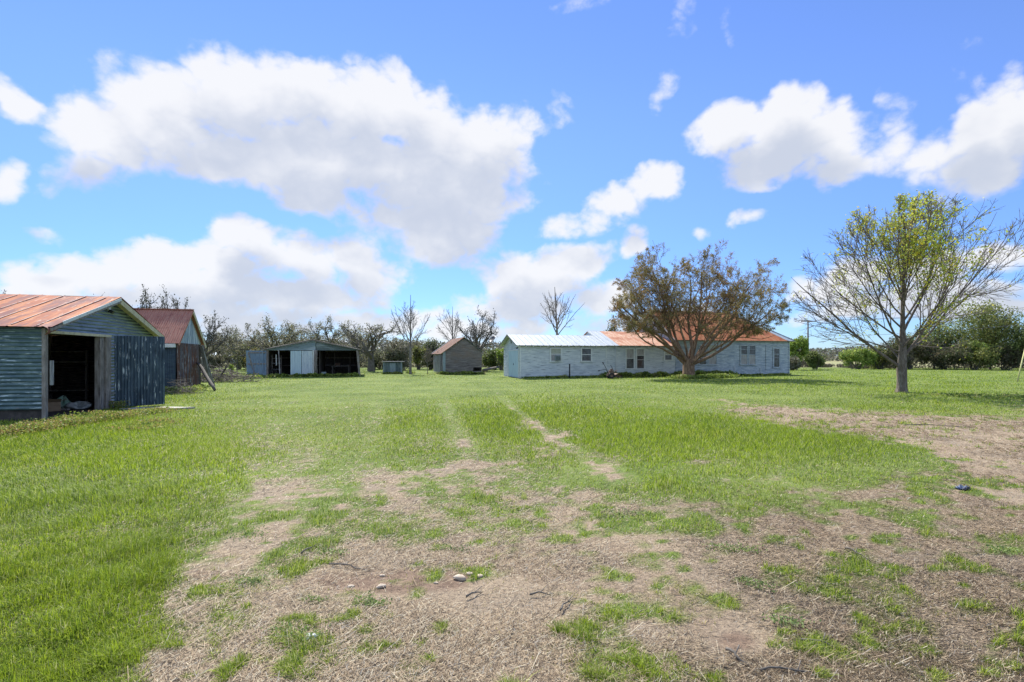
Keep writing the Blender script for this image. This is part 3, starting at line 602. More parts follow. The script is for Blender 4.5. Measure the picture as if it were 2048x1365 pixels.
def make_tree(name, label, loc, spec, group=None, cat='tree'):
    """spec: seed, trunk (list of pts, radii), levels [dict], env, leaf dict, bark"""
    rg = np.random.default_rng(spec['seed']); t = thing(name, label, cat, loc, 0, group); bark = M[spec['bark']]
    tp = np.array(spec['trunk'][0], float)[None]; tr = np.array(spec['trunk'][1], float)[None]
    ds = norm(np.gradient(tp, axis=1)); k = spec.get('k', 10)
    v, f = tubes(tp, tr, k)
    v += rg.normal(0, 1, v.shape) * (tr.max() * .045)
    tparts = [(v, f)]; bparts = []; env = spec.get('env')
    pts, rad, L = tp, tr, np.array([np.linalg.norm(np.diff(tp[0], axis=0), axis=1).sum()])
    Lf = L * 0 + spec.get('L0', L[0]); lastpts = []
    for li, lv in enumerate(spec['levels']):
        if li == 0 and 'limbs' in spec:
            P0 = np.array([q[0] for q in spec['limbs']], float); D0 = norm(np.array([q[1] for q in spec['limbs']], float)); L = np.array([q[2] for q in spec['limbs']], float); r = np.array([q[3] for q in spec['limbs']], float)
        else:
            P0, D0, L, r = children(rg, pts, rad, ds, lv['n'], lv.get('f0', .25), lv.get('f1', 1), R(lv['ang']), R(lv.get('sd', 12)), lv['ratio'], Lf, lv.get('rr', .65), lv.get('fall', .45), env, lv.get('tip', True))
        rmin = lv.get('rmin', .008); r = np.maximum(r, rmin * 1.3)
        pts, rad, ds = run(rg, P0, D0, L, r, np.maximum(r * lv.get('taper', .4), rmin), lv.get('P', 5), lv.get('wig', .15), lv.get('trop', .03))
        v, f = tubes(pts, rad, lv.get('k', 4)); (tparts if lv.get('trunk') else bparts).append((v, f)); Lf = L; lastpts.append(pts)
    V, Fq = stack(tparts); np_mesh('trunk', V, [Fq], bark, t, smooth=True)
    if bparts:
        V, Fq = stack(bparts); EXT[t.name] = (np.percentile(V[:, 2], 98.8), (np.percentile(V[:, 0], 98.5) - np.percentile(V[:, 0], 1.5)) / 2); np_mesh('branches', V, [Fq], bark, t, smooth=True)
    lf = spec.get('leaf')
    if lf:
        V, Fq, C = leaves(rg, lastpts[-1], lf['per'], lf['size'], lf['pal'], lf.get('jit', .05), lf.get('keep'), lf.get('droop', 0))
        np_mesh('crown', V, [Fq], M['leaf'], t, colors=C)
    return t
def copy_tree(src, label, loc, rz, sc, group=None):
    r = src.copy(); col.objects.link(r); r.location = loc; r.rotation_euler = (0, 0, rz); r.scale = sc; r['label'] = label
    for ch in list(src.children):
        c = ch.copy(); col.objects.link(c); c.parent = r
    return r

# old broad tree in front of the house
cx, cy = G(1377, 757)
def env_old(p): 
    z = p[..., 2]; return (np.abs((p[..., 0] - .6) / 6.7) ** 2.5 + np.abs(p[..., 1] / 5.0) ** 2.5 + np.abs(np.where(z > 5.2, (z - 5.2) / 5.5, (z - 5.2) / 2.3)) ** 2.5) ** .4
limbs = []
for (az, tilt, ln, rr) in ((185, 50, 7.4, .17), (172, 34, 7.6, .2), (198, 68, 6.6, .12), (178, 60, 7.2, .13), (120, 32, 6.8, .13), (200, 20, 7.2, .17), (330, 18, 7.4, .19), (20, 30, 7.6, .19), (352, 46, 7.8, .2), (4, 62, 7.4, .16), (60, 44, 6, .12), (290, 46, 5.6, .12), (225, 46, 6.2, .12), (345, 34, 7.6, .15), (160, 42, 6.6, .1), (215, 10, 7, .13), (275, 58, 4.8, .09), (10, 22, 7.4, .14), (356, 54, 7.0, .10)):
    a, t_ = R(az), R(tilt); d = (math.sin(t_) * math.cos(a), math.sin(t_) * math.sin(a), math.cos(t_))
    s = .8 if rr > .15 else 1.1
    limbs.append(((d[0] * .28, d[1] * .28, s + random.uniform(-.2, .5)), d, ln, rr * .8))
make_tree('broad_tree', 'broad many stemmed tree with a dense brownish twig crown before the white house', (cx, cy, gz(cx, cy)), dict(
    seed=3, bark='bark_warm', k=14, trunk=([(0, 0, -.15), (0, 0, .15), (.0, 0, .5), (.02, 0, .95), (.03, 0, 1.45)], [.62, .50, .43, .45, .36]), limbs=limbs, env=env_old,
    levels=[dict(P=9, wig=.11, trop=.012, k=7, taper=.3, trunk=True), dict(n=10, f0=.28, ang=40, ratio=.40, P=6, wig=.17, trop=.02, k=5, rr=.5, fall=.1),
            dict(n=6, f0=.2, ang=42, ratio=.5, P=4, wig=.2, trop=.03, k=4, rr=.6, rmin=.009), dict(n=5, f0=.15, ang=42, ratio=.55, P=3, wig=.22, k=3, rr=.6, rmin=.007), dict(n=3, f0=.2, ang=45, ratio=.6, P=2, wig=.25, k=3, rmin=.006)],
    leaf=dict(per=14, size=.036, pal=[(.42, .22, .08), (.34, .22, .09), (.28, .22, .08), (.24, .23, .08), (.32, .29, .10), (.46, .31, .10)], jit=.06, keep=lambda c: np.clip(.25 + (np.hypot(c[:, 0] / 6, (c[:, 2] - 3.5) / 6) - .3) * 1.4, .2, 1))))

# young budding tree on the right
cx, cy = G(1803, 785)
def env_bud(p):
    z = p[..., 2]; return np.sqrt(((p[..., 0] - .9) / 5.9) ** 2 + ((p[..., 1]) / 4.6) ** 2 + np.where(z > 4.6, (z - 4.6) / 4.9, (z - 4.6) / 3.6) ** 2)
def keep_bud(c):
    x, z = c[:, 0], c[:, 2]
    core = np.exp(-(((x - .1) / 2.1) ** 2 + ((z - 7.5) / 2.0) ** 2)); core2 = .7 * np.exp(-((x / .7) ** 2)) * (z < 6); rt = .3 * np.exp(-(((x - 1.6) / 1.6) ** 2 + ((z - 3.2) / 1.2) ** 2))
    patch = (fbm(x * 1.6 + 3, z * 1.6 + c[:, 1] * .8, 2, 12) > .46)
    return np.clip(core * 1.3 + core2 + rt, .03, 1) * np.where(patch, 1, .12)
limbs = []
for (az, tilt, z, ln, rr) in ((182, 52, 1.15, 6.4, .12), (95, 50, 1.5, 5, .08), (0, 44, 1.55, 6.6, .12), (12, 58, 1.75, 6.4, .10), (200, 40, 2.2, 5.6, .09), (170, 58, 2.6, 5.0, .07), (340, 50, 2.3, 6.2, .09), (280, 46, 2.1, 4.6, .07), (20, 34, 2.7, 6.4, .10),
                          (190, 48, 3.1, 4.6, .07), (350, 38, 3.3, 5.4, .08), (60, 40, 3.2, 4.6, .06), (165, 36, 3.7, 4.4, .06), (240, 36, 3.6, 4.4, .06), (10, 30, 4.0, 4.8, .07), (185, 26, 4.4, 4.2, .055), (300, 28, 4.5, 4, .05), (0, 24, 4.8, 4.2, .055), (120, 26, 4.7, 4, .05), (200, 20, 5.3, 3.6, .045), (30, 18, 5.6, 3.4, .045), (175, 68, 1.9, 5.2, .06), (5, 66, 2.4, 5.8, .06)):
    a, t_ = R(az), R(tilt); d = (math.sin(t_) * math.cos(a), math.sin(t_) * math.sin(a), math.cos(t_)); limbs.append(((0, 0, z), d, ln, rr * .62))
make_tree('budding_tree', 'open spreading tree with fresh yellow green leaves, standing alone right of the house', (cx, cy, gz(cx, cy)), dict(
    seed=11, bark='bark_mid', k=12, trunk=([(0, 0, -.2), (0, 0, .08), (0, 0, .5), (.0, 0, 1.1), (.04, 0, 2), (.1, .05, 3.4), (.05, 0, 5), (.15, 0, 6.8), (.1, 0, 8.6)], [.40, .23, .195, .19, .15, .11, .08, .055, .02]), limbs=limbs, env=env_bud,
    levels=[dict(P=9, wig=.055, trop=.035, k=6, taper=.22), dict(n=9, f0=.15, ang=30, ratio=.5, P=6, wig=.08, trop=.035, k=4, rr=.5, rmin=.010, fall=.35), dict(n=7, f0=.15, ang=32, ratio=.5, P=4, wig=.1, k=3, rr=.6, rmin=.0075), dict(n=4, f0=.15, ang=36, ratio=.55, P=2, wig=.12, k=3, rmin=.006)],
    leaf=dict(per=7, size=.055, pal=[(.30, .42, .06), (.42, .52, .07), (.54, .56, .07), (.58, .50, .06), (.38, .5, .08)], jit=.09, keep=keep_bud)))

# background: gnarled oaks, several forms reused with their own label
def oak_spec(seed, H=7.0, W=5.0, leafper=4, size=.085, pal=None, lean=0.0, wig=.22):
    rg = random.Random(seed); lb = []
    for q in range(8):
        a, t_ = R(q * 45 + rg.uniform(-18, 18)), R(rg.uniform(22, 62)); lb.append(((lean * .3, 0, 1.3 + rg.uniform(-.1, .7)), (math.sin(t_) * math.cos(a) + lean, math.sin(t_) * math.sin(a), math.cos(t_)), rg.uniform(.8, 1) * W * .85, rg.uniform(.1, .17)))
    def env(p): return np.sqrt((p[..., 0] / W) ** 2 + (p[..., 1] / W) ** 2 + ((p[..., 2] - H * .55) / (H * .46)) ** 2)
    s = dict(seed=seed, bark='bark_dark', k=8, trunk=([(0, 0, -.2), (0, 0, .5), (lean * .2, 0, 1.2), (lean * .4, 0, 1.9)], [.38, .3, .28, .2]), limbs=lb, env=env,
             levels=[dict(P=7, wig=wig, trop=.02, k=5, taper=.35, trunk=True), dict(n=6, f0=.3, ang=42, ratio=.5, P=5, wig=wig, k=4, rr=.6, rmin=.02), dict(n=6, f0=.2, ang=46, ratio=.5, P=3, wig=.28, k=3, rmin=.014), dict(n=4, f0=.2, ang=45, ratio=.55, P=2, wig=.3, k=3, rmin=.011)])
    if leafper: s['leaf'] = dict(per=leafper, size=size, pal=pal or [(.15, .145, .085), (.21, .20, .12), (.25, .24, .155), (.18, .19, .09), (.30, .29, .19)], jit=.16)
    return s
OAKS = []
def place_tree(make, px, Y, top, wpx=None, label='', H0=7.0, W0=5.0, rz=0.0, src=None, name='oak_tree', group='oaks beyond the sheds'):
    H = Z_at(top, Y); x = X_at(px, Y); sz = H / H0; sx = (wpx / 2 / F * Y) / W0 if wpx else sz
    if src is None:
        t = make_tree(name, label, (x, Y, gz(x, Y)), make, group); aH, aW = EXT[t.name]; sz = H / aH; sx = (wpx / 2 / F * Y) / aW; t.scale = (sx, sx, sz); t.rotation_euler = (0, 0, rz); return t
    aH, aW = EXT[src.name]; sz = H / aH; sx = (wpx / 2 / F * Y) / aW
    return copy_tree(src, label, (x, Y, gz(x, Y)), rz, (sx, sx, sz), group)
oakA = place_tree(oak_spec(21), 545, 62, 646, 120, 'grey green oak behind the left half of the low open shed', rz=.4)
oakB = place_tree(oak_spec(33, leafper=1, wig=.26), 742, 58, 645, 108, 'crooked half bare oak just right of the low open shed', rz=1.0)
oakC = place_tree(oak_spec(45, leafper=1, pal=[(.06, .06, .045), (.09, .09, .06)]), 408, 60, 632, 95, 'sparse dark oak right behind the gable of the second rusty shed')
oakD = place_tree(oak_spec(57, leafper=4), 655, 64, 641, 110, 'rounded leafy oak rising over the right half of the low open shed', rz=2)
oakE = place_tree(oak_spec(63, leafper=1, pal=[(.06, .06, .05)], wig=.2), 955, 60, 625, 92, 'leafless oak with a dense round twig crown behind the grey wooden barn')
for i, (px, Y, top, w, lab, src) in enumerate((
    (262, 50, 583, 100, 'dark twiggy oak showing above the roof of the second shed, the left of two', oakC), (332, 52, 586, 90, 'dark twiggy oak showing above the roof of the second shed, the right of two', oakC),
    (478, 66, 660, 90, 'low oak in the gap between the leaning log and the blue shed door', oakA), (590, 74, 655, 90, 'pale oak behind the peak of the low open shed', oakD),
    (700, 80, 660, 80, 'small oak behind the crooked half bare oak', oakA), (-14, 44, 575, 60, 'dark oak whose twigs show at the left edge over the tin roof', oakC),
    (512, 82, 664, 100, 'distant oak left of the blue shed door', oakD), (440, 78, 668, 90, 'distant low oak above the far pale house', oakD), (805, 84, 676, 70, 'dark round oak behind the thin bare tree', oakA))):
    place_tree(None, px, Y, top, w, lab, rz=i * 1.7 + .5, src=src)

def bare_spec(seed, H=7.7, W=2.0, th=1.9, r=.11, bark='bark_grey', lean=0.0, leaf=None):
    rg = random.Random(seed); lb = []
    nl = 13
    for q in range(nl):
        z = th + (H - th) * .5 * q / nl; a = R(q * 137 + rg.uniform(-20, 20)); t_ = R(46 - 26 * q / nl + rg.uniform(-6, 6)); lb.append(((lean * z, 0, z), (math.sin(t_) * math.cos(a) + lean, math.sin(t_) * math.sin(a) * .9, math.cos(t_)), H * .5 * (1 - .45 * q / nl) * rg.uniform(.65, 1.15), r * .40 * (1 - .5 * q / nl)))
    def env(p): return np.sqrt(((p[..., 0] - lean * p[..., 2]) / W) ** 2 + (p[..., 1] / W) ** 2 + ((p[..., 2] - H * .62) / (H * .42)) ** 2)
    s = dict(seed=seed, bark=bark, k=8, trunk=([(0, 0, -.2), (0, 0, .3), (lean * th, 0, th), (lean * H * .5, 0, H * .5), (lean * H * .75, .05, H * .75), (lean * H, 0, H)], [r * 1.4, r, r * .85, r * .55, r * .3, .012]), limbs=lb, env=env,
             levels=[dict(P=7, wig=.11, trop=.05, k=4, taper=.3), dict(n=7, f0=.2, ang=32, ratio=.42, P=4, wig=.14, trop=.04, k=3, rr=.55, rmin=.011), dict(n=5, f0=.2, ang=36, ratio=.5, P=2, wig=.18, k=3, rmin=.009)])
    if leaf: s['leaf'] = leaf
    return s
x, y = G(821, 748); y = 49.0; x = X_at(821, y)
make_tree('bare_tree', 'slim leafless tree with a straight dark trunk standing beside the small hutch', (x, y, gz(x, y)), bare_spec(5, H=7.6, W=2.0, th=2.3, r=.13), 'leafless trees')
x = X_at(905, 66); make_tree('bare_tree', 'thin leafless tree poking up just left behind the peak of the grey wooden barn', (x, 66, gz(x, 66)), bare_spec(8, H=8.1, W=2.2, th=2.8, r=.14, bark='bark_dark'), 'leafless trees')
x = X_at(1118, 54); make_tree('bare_tree', 'leafless tree leaning left behind the white metal roof of the house', (x, 54, gz(x, 54)), bare_spec(12, H=9.0, W=1.9, th=3.8, r=.17, lean=-.05, leaf=dict(per=1, size=.05, pal=[(.08, .09, .05)], jit=.05, keep=lambda c: np.full(len(c), .3))), 'leafless trees')
x = X_at(1240, 53); make_tree('vine_tree', 'dark tangled tree hung with vines behind the rust and white roof joint of the house', (x, 53, gz(x, 53)), dict(oak_spec(71, H=8.0, W=4.0, leafper=3, pal=[(.05, .06, .035), (.09, .085, .03), (.16, .18, .04), (.24, .19, .03), (.08, .10, .05), (.04, .045, .06)], wig=.2)), None)
x = X_at(855, 51); make_tree('bare_shrub', 'small brown leafless shrub growing against the left side of the grey barn', (x, 51, gz(x, 51)), bare_spec(15, H=2.9, W=1.3, th=.7, r=.035, bark='bark_pale'), cat='shrub')

# bushes and small leafy trees: stems plus lumpy leaf volume
def make_bush(name, label, px, Y, top, wpx, seed, pal, n=9000, size=.10, group=None, cat='bush', stems=14, base=None, trunkh=0.0, depth=.8):
    if px > 1700: wpx *= 1.4; n = int(n * 1.4)
    rg = np.random.default_rng(seed); x = X_at(px, Y); H = max(Z_at(top, Y), .5); W = wpx / 2 / F * Y; z0 = gz(x, Y)
    t = thing(name, label, cat, (x, Y, z0), 0, group)
    a = rg.uniform(0, 2 * math.pi, stems); tl = rg.uniform(.1, .75, stems) if trunkh < .5 else rg.uniform(.1, .6, stems)
    d = np.stack([np.sin(tl) * np.cos(a) * W / H * 1.3, np.sin(tl) * np.sin(a) * W / H, np.cos(tl)], 1); d = norm(d); p0 = np.stack([rg.normal(0, W * .12, stems), rg.normal(0, W * .12, stems), np.full(stems, -.1)], 1)
    if trunkh >= .5: p0 = np.stack([rg.normal(0, .05, stems), rg.normal(0, .05, stems), np.full(stems, trunkh)], 1)
    L = np.full(stems, (H - trunkh) * .85) * rg.uniform(.6, 1, stems); r = np.full(stems, .03 + H * .007)
    pts, rad, ds = run(rg, p0, d, L, r, r * .3, 6, .12, .05); parts = [tubes(pts, rad, 4)]
    c, nd, L2, r2 = children(rg, pts, rad, ds, 6, .3, 1, R(40), R(12), .4, L, .6); pts2, rad2, _ = run(rg, c, nd, L2, np.maximum(r2, .012), np.maximum(r2 * .4, .008), 3, .15, .02); parts.append(tubes(pts2, rad2, 3))
    if trunkh >= .5: parts.append(tubes(np.array([[(0, 0, -.2), (.03, 0, trunkh * .5), (0, 0, trunkh + .2)]], float), np.array([[.16, .12, .10]]), 7))
    V, Fq = stack(parts); np_mesh('trunk' if trunkh >= .5 else 'stem', V, [Fq], M['bark_dark'], t, smooth=True)
    # leaf clumps: random lobes inside the outline
    nl = 26; lc = norm(rg.normal(0, 1, (nl, 3))) * rg.uniform(.25, .8, (nl, 1)) ** .6; zc = trunkh * .75 + (H - trunkh * .75) * .5
    lc = lc * np.array([W * .82, W * depth * .8, (H - trunkh * .75) * .40]) + np.array([0, 0, zc]); lr = rg.uniform(.18, .42, nl) * min(W, H * .6) * 1.25
    k = rg.integers(0, nl, n); P = lc[k] + norm(rg.normal(0, 1, (n, 3))) * (lr[k] * rg.random(n) ** .45)[:, None]
    nz = fbm(P[:, 0] * 2.2 + P[:, 2], P[:, 1] * 2 + P[:, 2] * 1.7, 3, seed); P = P[(nz > .40) & (P[:, 2] > .03)]; n = len(P)
    u = norm(rg.normal(0, 1, (n, 3))); v = norm(np.cross(u, rg.normal(0, 1, (n, 3)))); s = size * rg.uniform(.5, 1.3, (n, 1))
    V = np.stack([P - u * s, P + v * s * .6, P + u * s, P - v * s * .6], 1).reshape(-1, 3); pal = np.array(pal)
    hue = rg.random(nl)[k][:len(nz)][(nz > .40) & ((lc[k] + 0)[:, 2] > -9)][:n] if False else fbm(P[:, 0] * .9, P[:, 2] * .9 + P[:, 1], 2, seed + 2)
    ci = np.clip(((rg.random(n) * .5 + hue * 1.0 - .25) * len(pal)).astype(int), 0, len(pal) - 1); C = np.repeat((pal[ci] * rg.uniform(.7, 1.2, (n, 1)))[:, None, :], 4, 1).reshape(-1, 3); b = np.arange(n) * 4
    np_mesh('crown' if trunkh >= .5 else 'foliage', V, [np.stack([b, b + 1, b + 2, b + 3], 1)], M['leaf'], t, colors=C)
    return t
BR = [(.24, .34, .06), (.34, .43, .08), (.17, .26, .06), (.40, .46, .10)]       # fresh
OL = [(.11, .15, .045), (.16, .20, .06), (.22, .26, .08), (.085, .11, .04)]     # olive
GY = [(.18, .17, .12), (.24, .23, .16), (.14, .145, .095), (.2, .22, .11)]      # grey brown
DK = [(.08, .095, .045), (.11, .13, .05), (.15, .125, .075), (.07, .075, .045)]
OR = [(.14, .18, .05), (.22, .26, .07), (.30, .30, .08), (.10, .12, .045)]
for (nm, lab, px, Y, top, w, seed, pal, n, th, cat) in (
    ('small_tree', 'bright fresh green small tree just beyond the right end of the house', 1592, 64, 662, 50, 1, BR, 9000, .8, 'tree'),
    ('bush', 'low dark green bush right of the bright small tree by the house', 1630, 66, 700, 46, 2, OL, 6000, 0, 'bush'),
    ('bush', 'grey twiggy bush low against the right end of the house', 1583, 61, 712, 46, 3, GY, 4000, 0, 'bush'),
    ('bush', 'yellow green bush just right of the lone fence post', 1712, 68, 694, 60, 4, BR, 8000, 0, 'bush'),
    ('bush', 'olive bush left of the budding tree trunk', 1758, 68, 691, 60, 5, OR, 7000, 0, 'bush'),
    ('bush', 'dark brown green thicket directly behind the budding tree trunk', 1815, 66, 672, 80, 6, DK, 9000, 0, 'bush'),
    ('small_tree', 'dark bushy tree right of the budding tree trunk', 1868, 67, 646, 84, 7, OL, 10000, .9, 'tree'),
    ('bush', 'dark thicket under the dark bushy tree', 1892, 64, 690, 80, 8, DK, 7000, 0, 'bush'),
    ('small_tree', 'tall green tree with visible dark trunks near the right edge', 1980, 66, 603, 118, 9, OR, 15000, 2.4, 'tree'),
    ('bush', 'brighter green bush at the foot of the tall green tree', 1945, 63, 676, 70, 10, BR[:1] + OR, 7000, 0, 'bush'),
    ('bush', 'dark brush low under the tall green tree near the right edge', 2010, 63, 690, 80, 13, DK, 7000, 0, 'bush'),
    ('small_tree', 'dark green tree cut by the right edge', 2060, 62, 640, 70, 14, OL, 9000, 1.2, 'tree'),
    ('small_tree', 'green tree beyond the right edge of the view', 2150, 62, 620, 110, 16, OL, 9000, 1.2, 'tree'),
    ('bush', 'grey olive bush behind the small hutch', 800, 62, 676, 80, 17, GY, 9000, 0, 'bush'),
    ('bush', 'light green rounded bush right of the slim bare tree', 838, 66, 684, 44, 18, OR, 5000, 0, 'bush'),
    ('bush', 'dark low bush between the slim bare tree and the barn', 862, 63, 700, 50, 19, DK, 5000, 0, 'bush'),
    ('small_tree', 'spiky pale green small tree left behind the barn roof', 868, 72, 673, 56, 20, [(.14, .17, .09), (.2, .22, .12), (.1, .12, .06)], 5000, 1.2, 'tree'),
    ('bush', 'olive bush in the gap between barn and white house', 985, 66, 697, 56, 22, OL, 6000, 0, 'bush'),
    ('bush', 'bright bush touching the left gable of the white house', 1003, 62, 692, 26, 23, BR, 3000, 0, 'bush'),
    ('bush', 'dark brush in front of the oaks left of the blue shed door', 425, 66, 706, 60, 24, GY, 5000, 0, 'bush'),
    ('bush', 'grey brush behind the blue shed door', 500, 64, 690, 70, 25, GY + OR, 8000, 0, 'bush'),
    ('bush', 'pale grey green brush above the left slope of the low open shed', 560, 68, 676, 90, 26, [(.15, .16, .10), (.2, .2, .13), (.11, .12, .07)], 9000, 0, 'bush'),
    ('bush', 'grey brush right behind the crooked half bare oak', 760, 66, 696, 90, 27, GY, 7000, 0, 'bush'),
    ('bush', 'dark brush behind the right half of the low open shed', 690, 68, 690, 90, 28, DK + GY, 7000, 0, 'bush'),
    ('bush', 'yellow brown brush beside the top of the blue shed door', 508, 58, 694, 34, 29, [(.2, .17, .05), (.26, .22, .06), (.14, .13, .05)], 3000, 0, 'bush'),
    ('sapling', 'bright lime green sapling in the grass left of the blue shed door', 463, 44, 722, 14, 30, BR, 900, 0, 'sapling')):
    make_bush(nm, lab, px, Y, top, w, seed, pal, n=n, trunkh=th, cat=cat, size=.11 if Y > 50 else .06, group='brush beyond the yard' if nm == 'bush' else None, stems=14 if w > 20 else 5)

# far woods along the horizon: reads as one mass
def far_woods():
    rg = np.random.default_rng(99); n = 150000
    X = rg.uniform(-330, 420, n); band = rg.random(n); Y = 150 + band * 60 + 25 * np.sin(X * .03)
    Ht = 3.2 + 2.6 * fbm(X * .12, Y * .05, 4, 66) + np.where(X < 0, 1.2, -.4); Z = rg.random(n) ** .8 * Ht
    P = np.stack([X, Y, Z], 1); P = P[fbm(X * .5, Z * .8, 3, 5) > .36]; n = len(P)
    u = norm(rg.normal(0, 1, (n, 3))); v = norm(np.cross(u, rg.normal(0, 1, (n, 3)))); s = .38 * rg.uniform(.5, 1.3, (n, 1))
    V = np.stack([P - u * s, P + v * s * .7, P + u * s, P - v * s * .7], 1).reshape(-1, 3); pal = np.array([(.14, .135, .115), (.17, .165, .14), (.11, .115, .085), (.14, .16, .09)])
    ci = rg.integers(0, 4, n); C = np.repeat((pal[ci] * rg.uniform(.75, 1.2, (n, 1)))[:, None, :], 4, 1).reshape(-1, 3); b = np.arange(n) * 4
    tag(np_mesh('far_woods', V, [np.stack([b, b + 1, b + 2, b + 3], 1)], M['leaf'], colors=C), 'grey far off tree line along the horizon', 'woods', kind='stuff')
far_woods()
def understory():
    rg = np.random.default_rng(101); segs = ((-46, 0, 76, 2.6), (22, 48, 76, 2.4), (48, 85, 70, 4.4)); Vs = []; Cs = []
    for (x0, x1, yb, hh) in segs:
        n = int((x1 - x0) * 900); X = rg.uniform(x0, x1, n); Y = yb + rg.uniform(0, 6, n); H = hh * (.4 + .9 * fbm(X * .3, Y * .1, 3, 7)); H = np.where((X > 46) & (X < 54), .5, H); Z = rg.random(n) * H
        P = np.stack([X, Y, Z], 1); P = P[(fbm(X * 1.2, Z * 1.6 + Y, 3, 15) > .42)]; n = len(P)
        u = norm(rg.normal(0, 1, (n, 3)) * np.array([1, 1, 1.8])); v = norm(np.cross(u, rg.normal(0, 1, (n, 3)))); s = .15 * rg.uniform(.5, 1.3, (n, 1))
        Vs.append(np.stack([P - u * s, P + v * s * .4, P + u * s, P - v * s * .4], 1).reshape(-1, 3)); pal = np.array([(.15, .135, .10), (.20, .18, .135), (.13, .15, .07), (.09, .08, .06)])
        Cs.append(np.repeat((pal[rg.integers(0, 4, n)] * rg.uniform(.75, 1.2, (n, 1)))[:, None, :], 4, 1).reshape(-1, 3))
    V = np.concatenate(Vs); b = np.arange(len(V) // 4) * 4
    tag(np_mesh('brushwood', V, [np.stack([b, b + 1, b + 2, b + 3], 1)], M['leaf'], colors=np.concatenate(Cs)), 'tangled grey brushwood growing along the far fence lines', 'brush', kind='stuff')
understory()

# ------------------------------------------------------------------ big tin shed (left)
def shed_one():
    S = thing('tin_shed', 'large tin shed with a rusty roof and a dark open doorway at the left edge', 'shed', (*A1, 0), AN1)
    LEN = 7.0; W = 6.6; RY = 3.4; RZ = 3.62; EZ = 2.52
    # side wall towards the camera, horizontal corrugation, stops above the ground
    us, of = wave(.30, EZ, .105, .016)
    m = MB(); m.sheet((0, 0, 0), (0, 0, 1), (-1, 0, 0), (0, -1, 0), us, of, .0, LEN, nv=14, wob=.012)
    m.build('side_wall', M['green_tin'], S, smooth=True)
    MB().box(-LEN, -.12, .10, .16, -.1, .34).build('skirt_board', M['dark_wood'], S)
    # gable wall: header part and closed right part
    def rake(y): return EZ + .04 + (RZ - .06 - EZ) * (y / RY if y < RY else (W - y) / (W - RY))
    us, of = wave(2.40, RZ - .08, .105, .016)
    def yl(z): return max(.0, (z - EZ - .04) / (RZ - .06 - EZ) * RY)
    def yr(z): return min(W, W - (z - EZ - .04) / (RZ - .06 - EZ) * (W - RY))
    MB().sheet((0, 0, 0), (0, 0, 1), (0, 1, 0), (1, 0, 0), us, of, yl, yr, nv=10, wob=.008).build('gable_wall', M['blue_tin'], S, smooth=True)
    us, of = wave(-.12, 2.40, .105, .016)
    MB().sheet((0, 0, 0), (0, 0, 1), (0, 1, 0), (1, 0, 0), us, of, 3.30, W, nv=6).build('gable_wall', M['blue_tin'], S, smooth=True)
    us, of = wave(-.15, EZ, .105, .016)
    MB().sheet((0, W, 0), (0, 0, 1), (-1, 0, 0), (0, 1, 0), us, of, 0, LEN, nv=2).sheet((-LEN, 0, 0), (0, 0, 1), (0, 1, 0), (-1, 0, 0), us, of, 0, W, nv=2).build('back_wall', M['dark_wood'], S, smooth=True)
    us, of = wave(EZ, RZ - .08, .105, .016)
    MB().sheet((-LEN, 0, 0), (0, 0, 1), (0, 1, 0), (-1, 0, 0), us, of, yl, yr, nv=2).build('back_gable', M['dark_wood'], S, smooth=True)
    # posts
    MB().box(-.05, .045, -.04, .075, -.1, 2.50).build('corner_post', M['old_wood'], S, bevel=.01)
    MB().box(-.14, .03, 2.70, 2.90, -.1, 2.40).build('door_post', M['old_wood'], S, bevel=.01)
    MB().box(-.06, .07, 2.99, 3.28, -.1, 2.42).build('door_post', M['old_wood'], S, bevel=.01)
    MB().box(.062, .085, .10, .24, .95, 1.62).build('latch_board', M['barn_pale'], S)
    MB().box(.03, .075, .0, 3.28, 2.36, 2.44).build('header_board', M['cream_board'], S)
    mm = MB()
    for x in (-1.7, -3.4, -5.1): mm.box(x - .05, x + .05, .06, .16, 0, 2.5); mm.box(x - .05, x + .05, W - .16, W - .06, 0, 2.5)
    for y in (1.4, 2.8, 4.2, 5.5): mm.box(-LEN + .04, -LEN + .14, y, y + .1, 0, 2.9)
    for x in (-1.7, -3.4, -5.1): mm.box(x - .04, x + .04, .05, W - .05, 2.42, 2.52)
    mm.build('stud', M['old_wood'], S)
    # roof: two slopes of wide V-crimp sheets, ridge along x
    oh = .30; sl = math.hypot(RY + .25, RZ - EZ + .08)
    vdir = Vector((0, RY + .25, RZ - EZ + .10)).normalized(); nrm = Vector((0, -vdir.z, vdir.y))
    us, of = ribs(-LEN - .2, oh, .62, .012, .03)
    m = MB(); m.sheet((0, -.25, EZ), (1, 0, 0), vdir, nrm, us, of, 0, sl + .02, nv=6, wob=.014)
    r1 = m.build('roof', M['rust_roof'], S)
    v2 = Vector((0, -(W - RY + .25), RZ - EZ + .10)).normalized(); n2 = Vector((0, -v2.z * -1, abs(v2.y)))
    MB().sheet((0, W + .25, EZ), (1, 0, 0), v2, (0, v2.z, -v2.y), us, of, 0, math.hypot(W - RY + .25, RZ - EZ + .1), nv=2).build('roof', M['rust_roof'], S)
    sm = MB(); u = -LEN - .2 + .31
    while u < oh:
        a = Vector((u + .02, -.25, EZ)) + nrm * .034; b = a + vdir * sl; f0_ = random.uniform(0, .04); sm.bar(a + (b - a) * f0_ - nrm * .010, a + (b - a) * random.uniform(.93, 1) - nrm * .010, .03, .01, up=nrm); u += .62
    sm.build('roof_seam', M['seam'], r1)
    MB().bar((-LEN - .2, RY, RZ + .055), (oh, RY, RZ + .05), .16, .03).build('ridge_cap', M['rust_roof_dull'], r1)
    # white flashing along the left rake, cream board along the right one
    a = Vector((oh + .004, -.2, EZ + .0)); b = Vector((oh + .004, RY, RZ + .02))
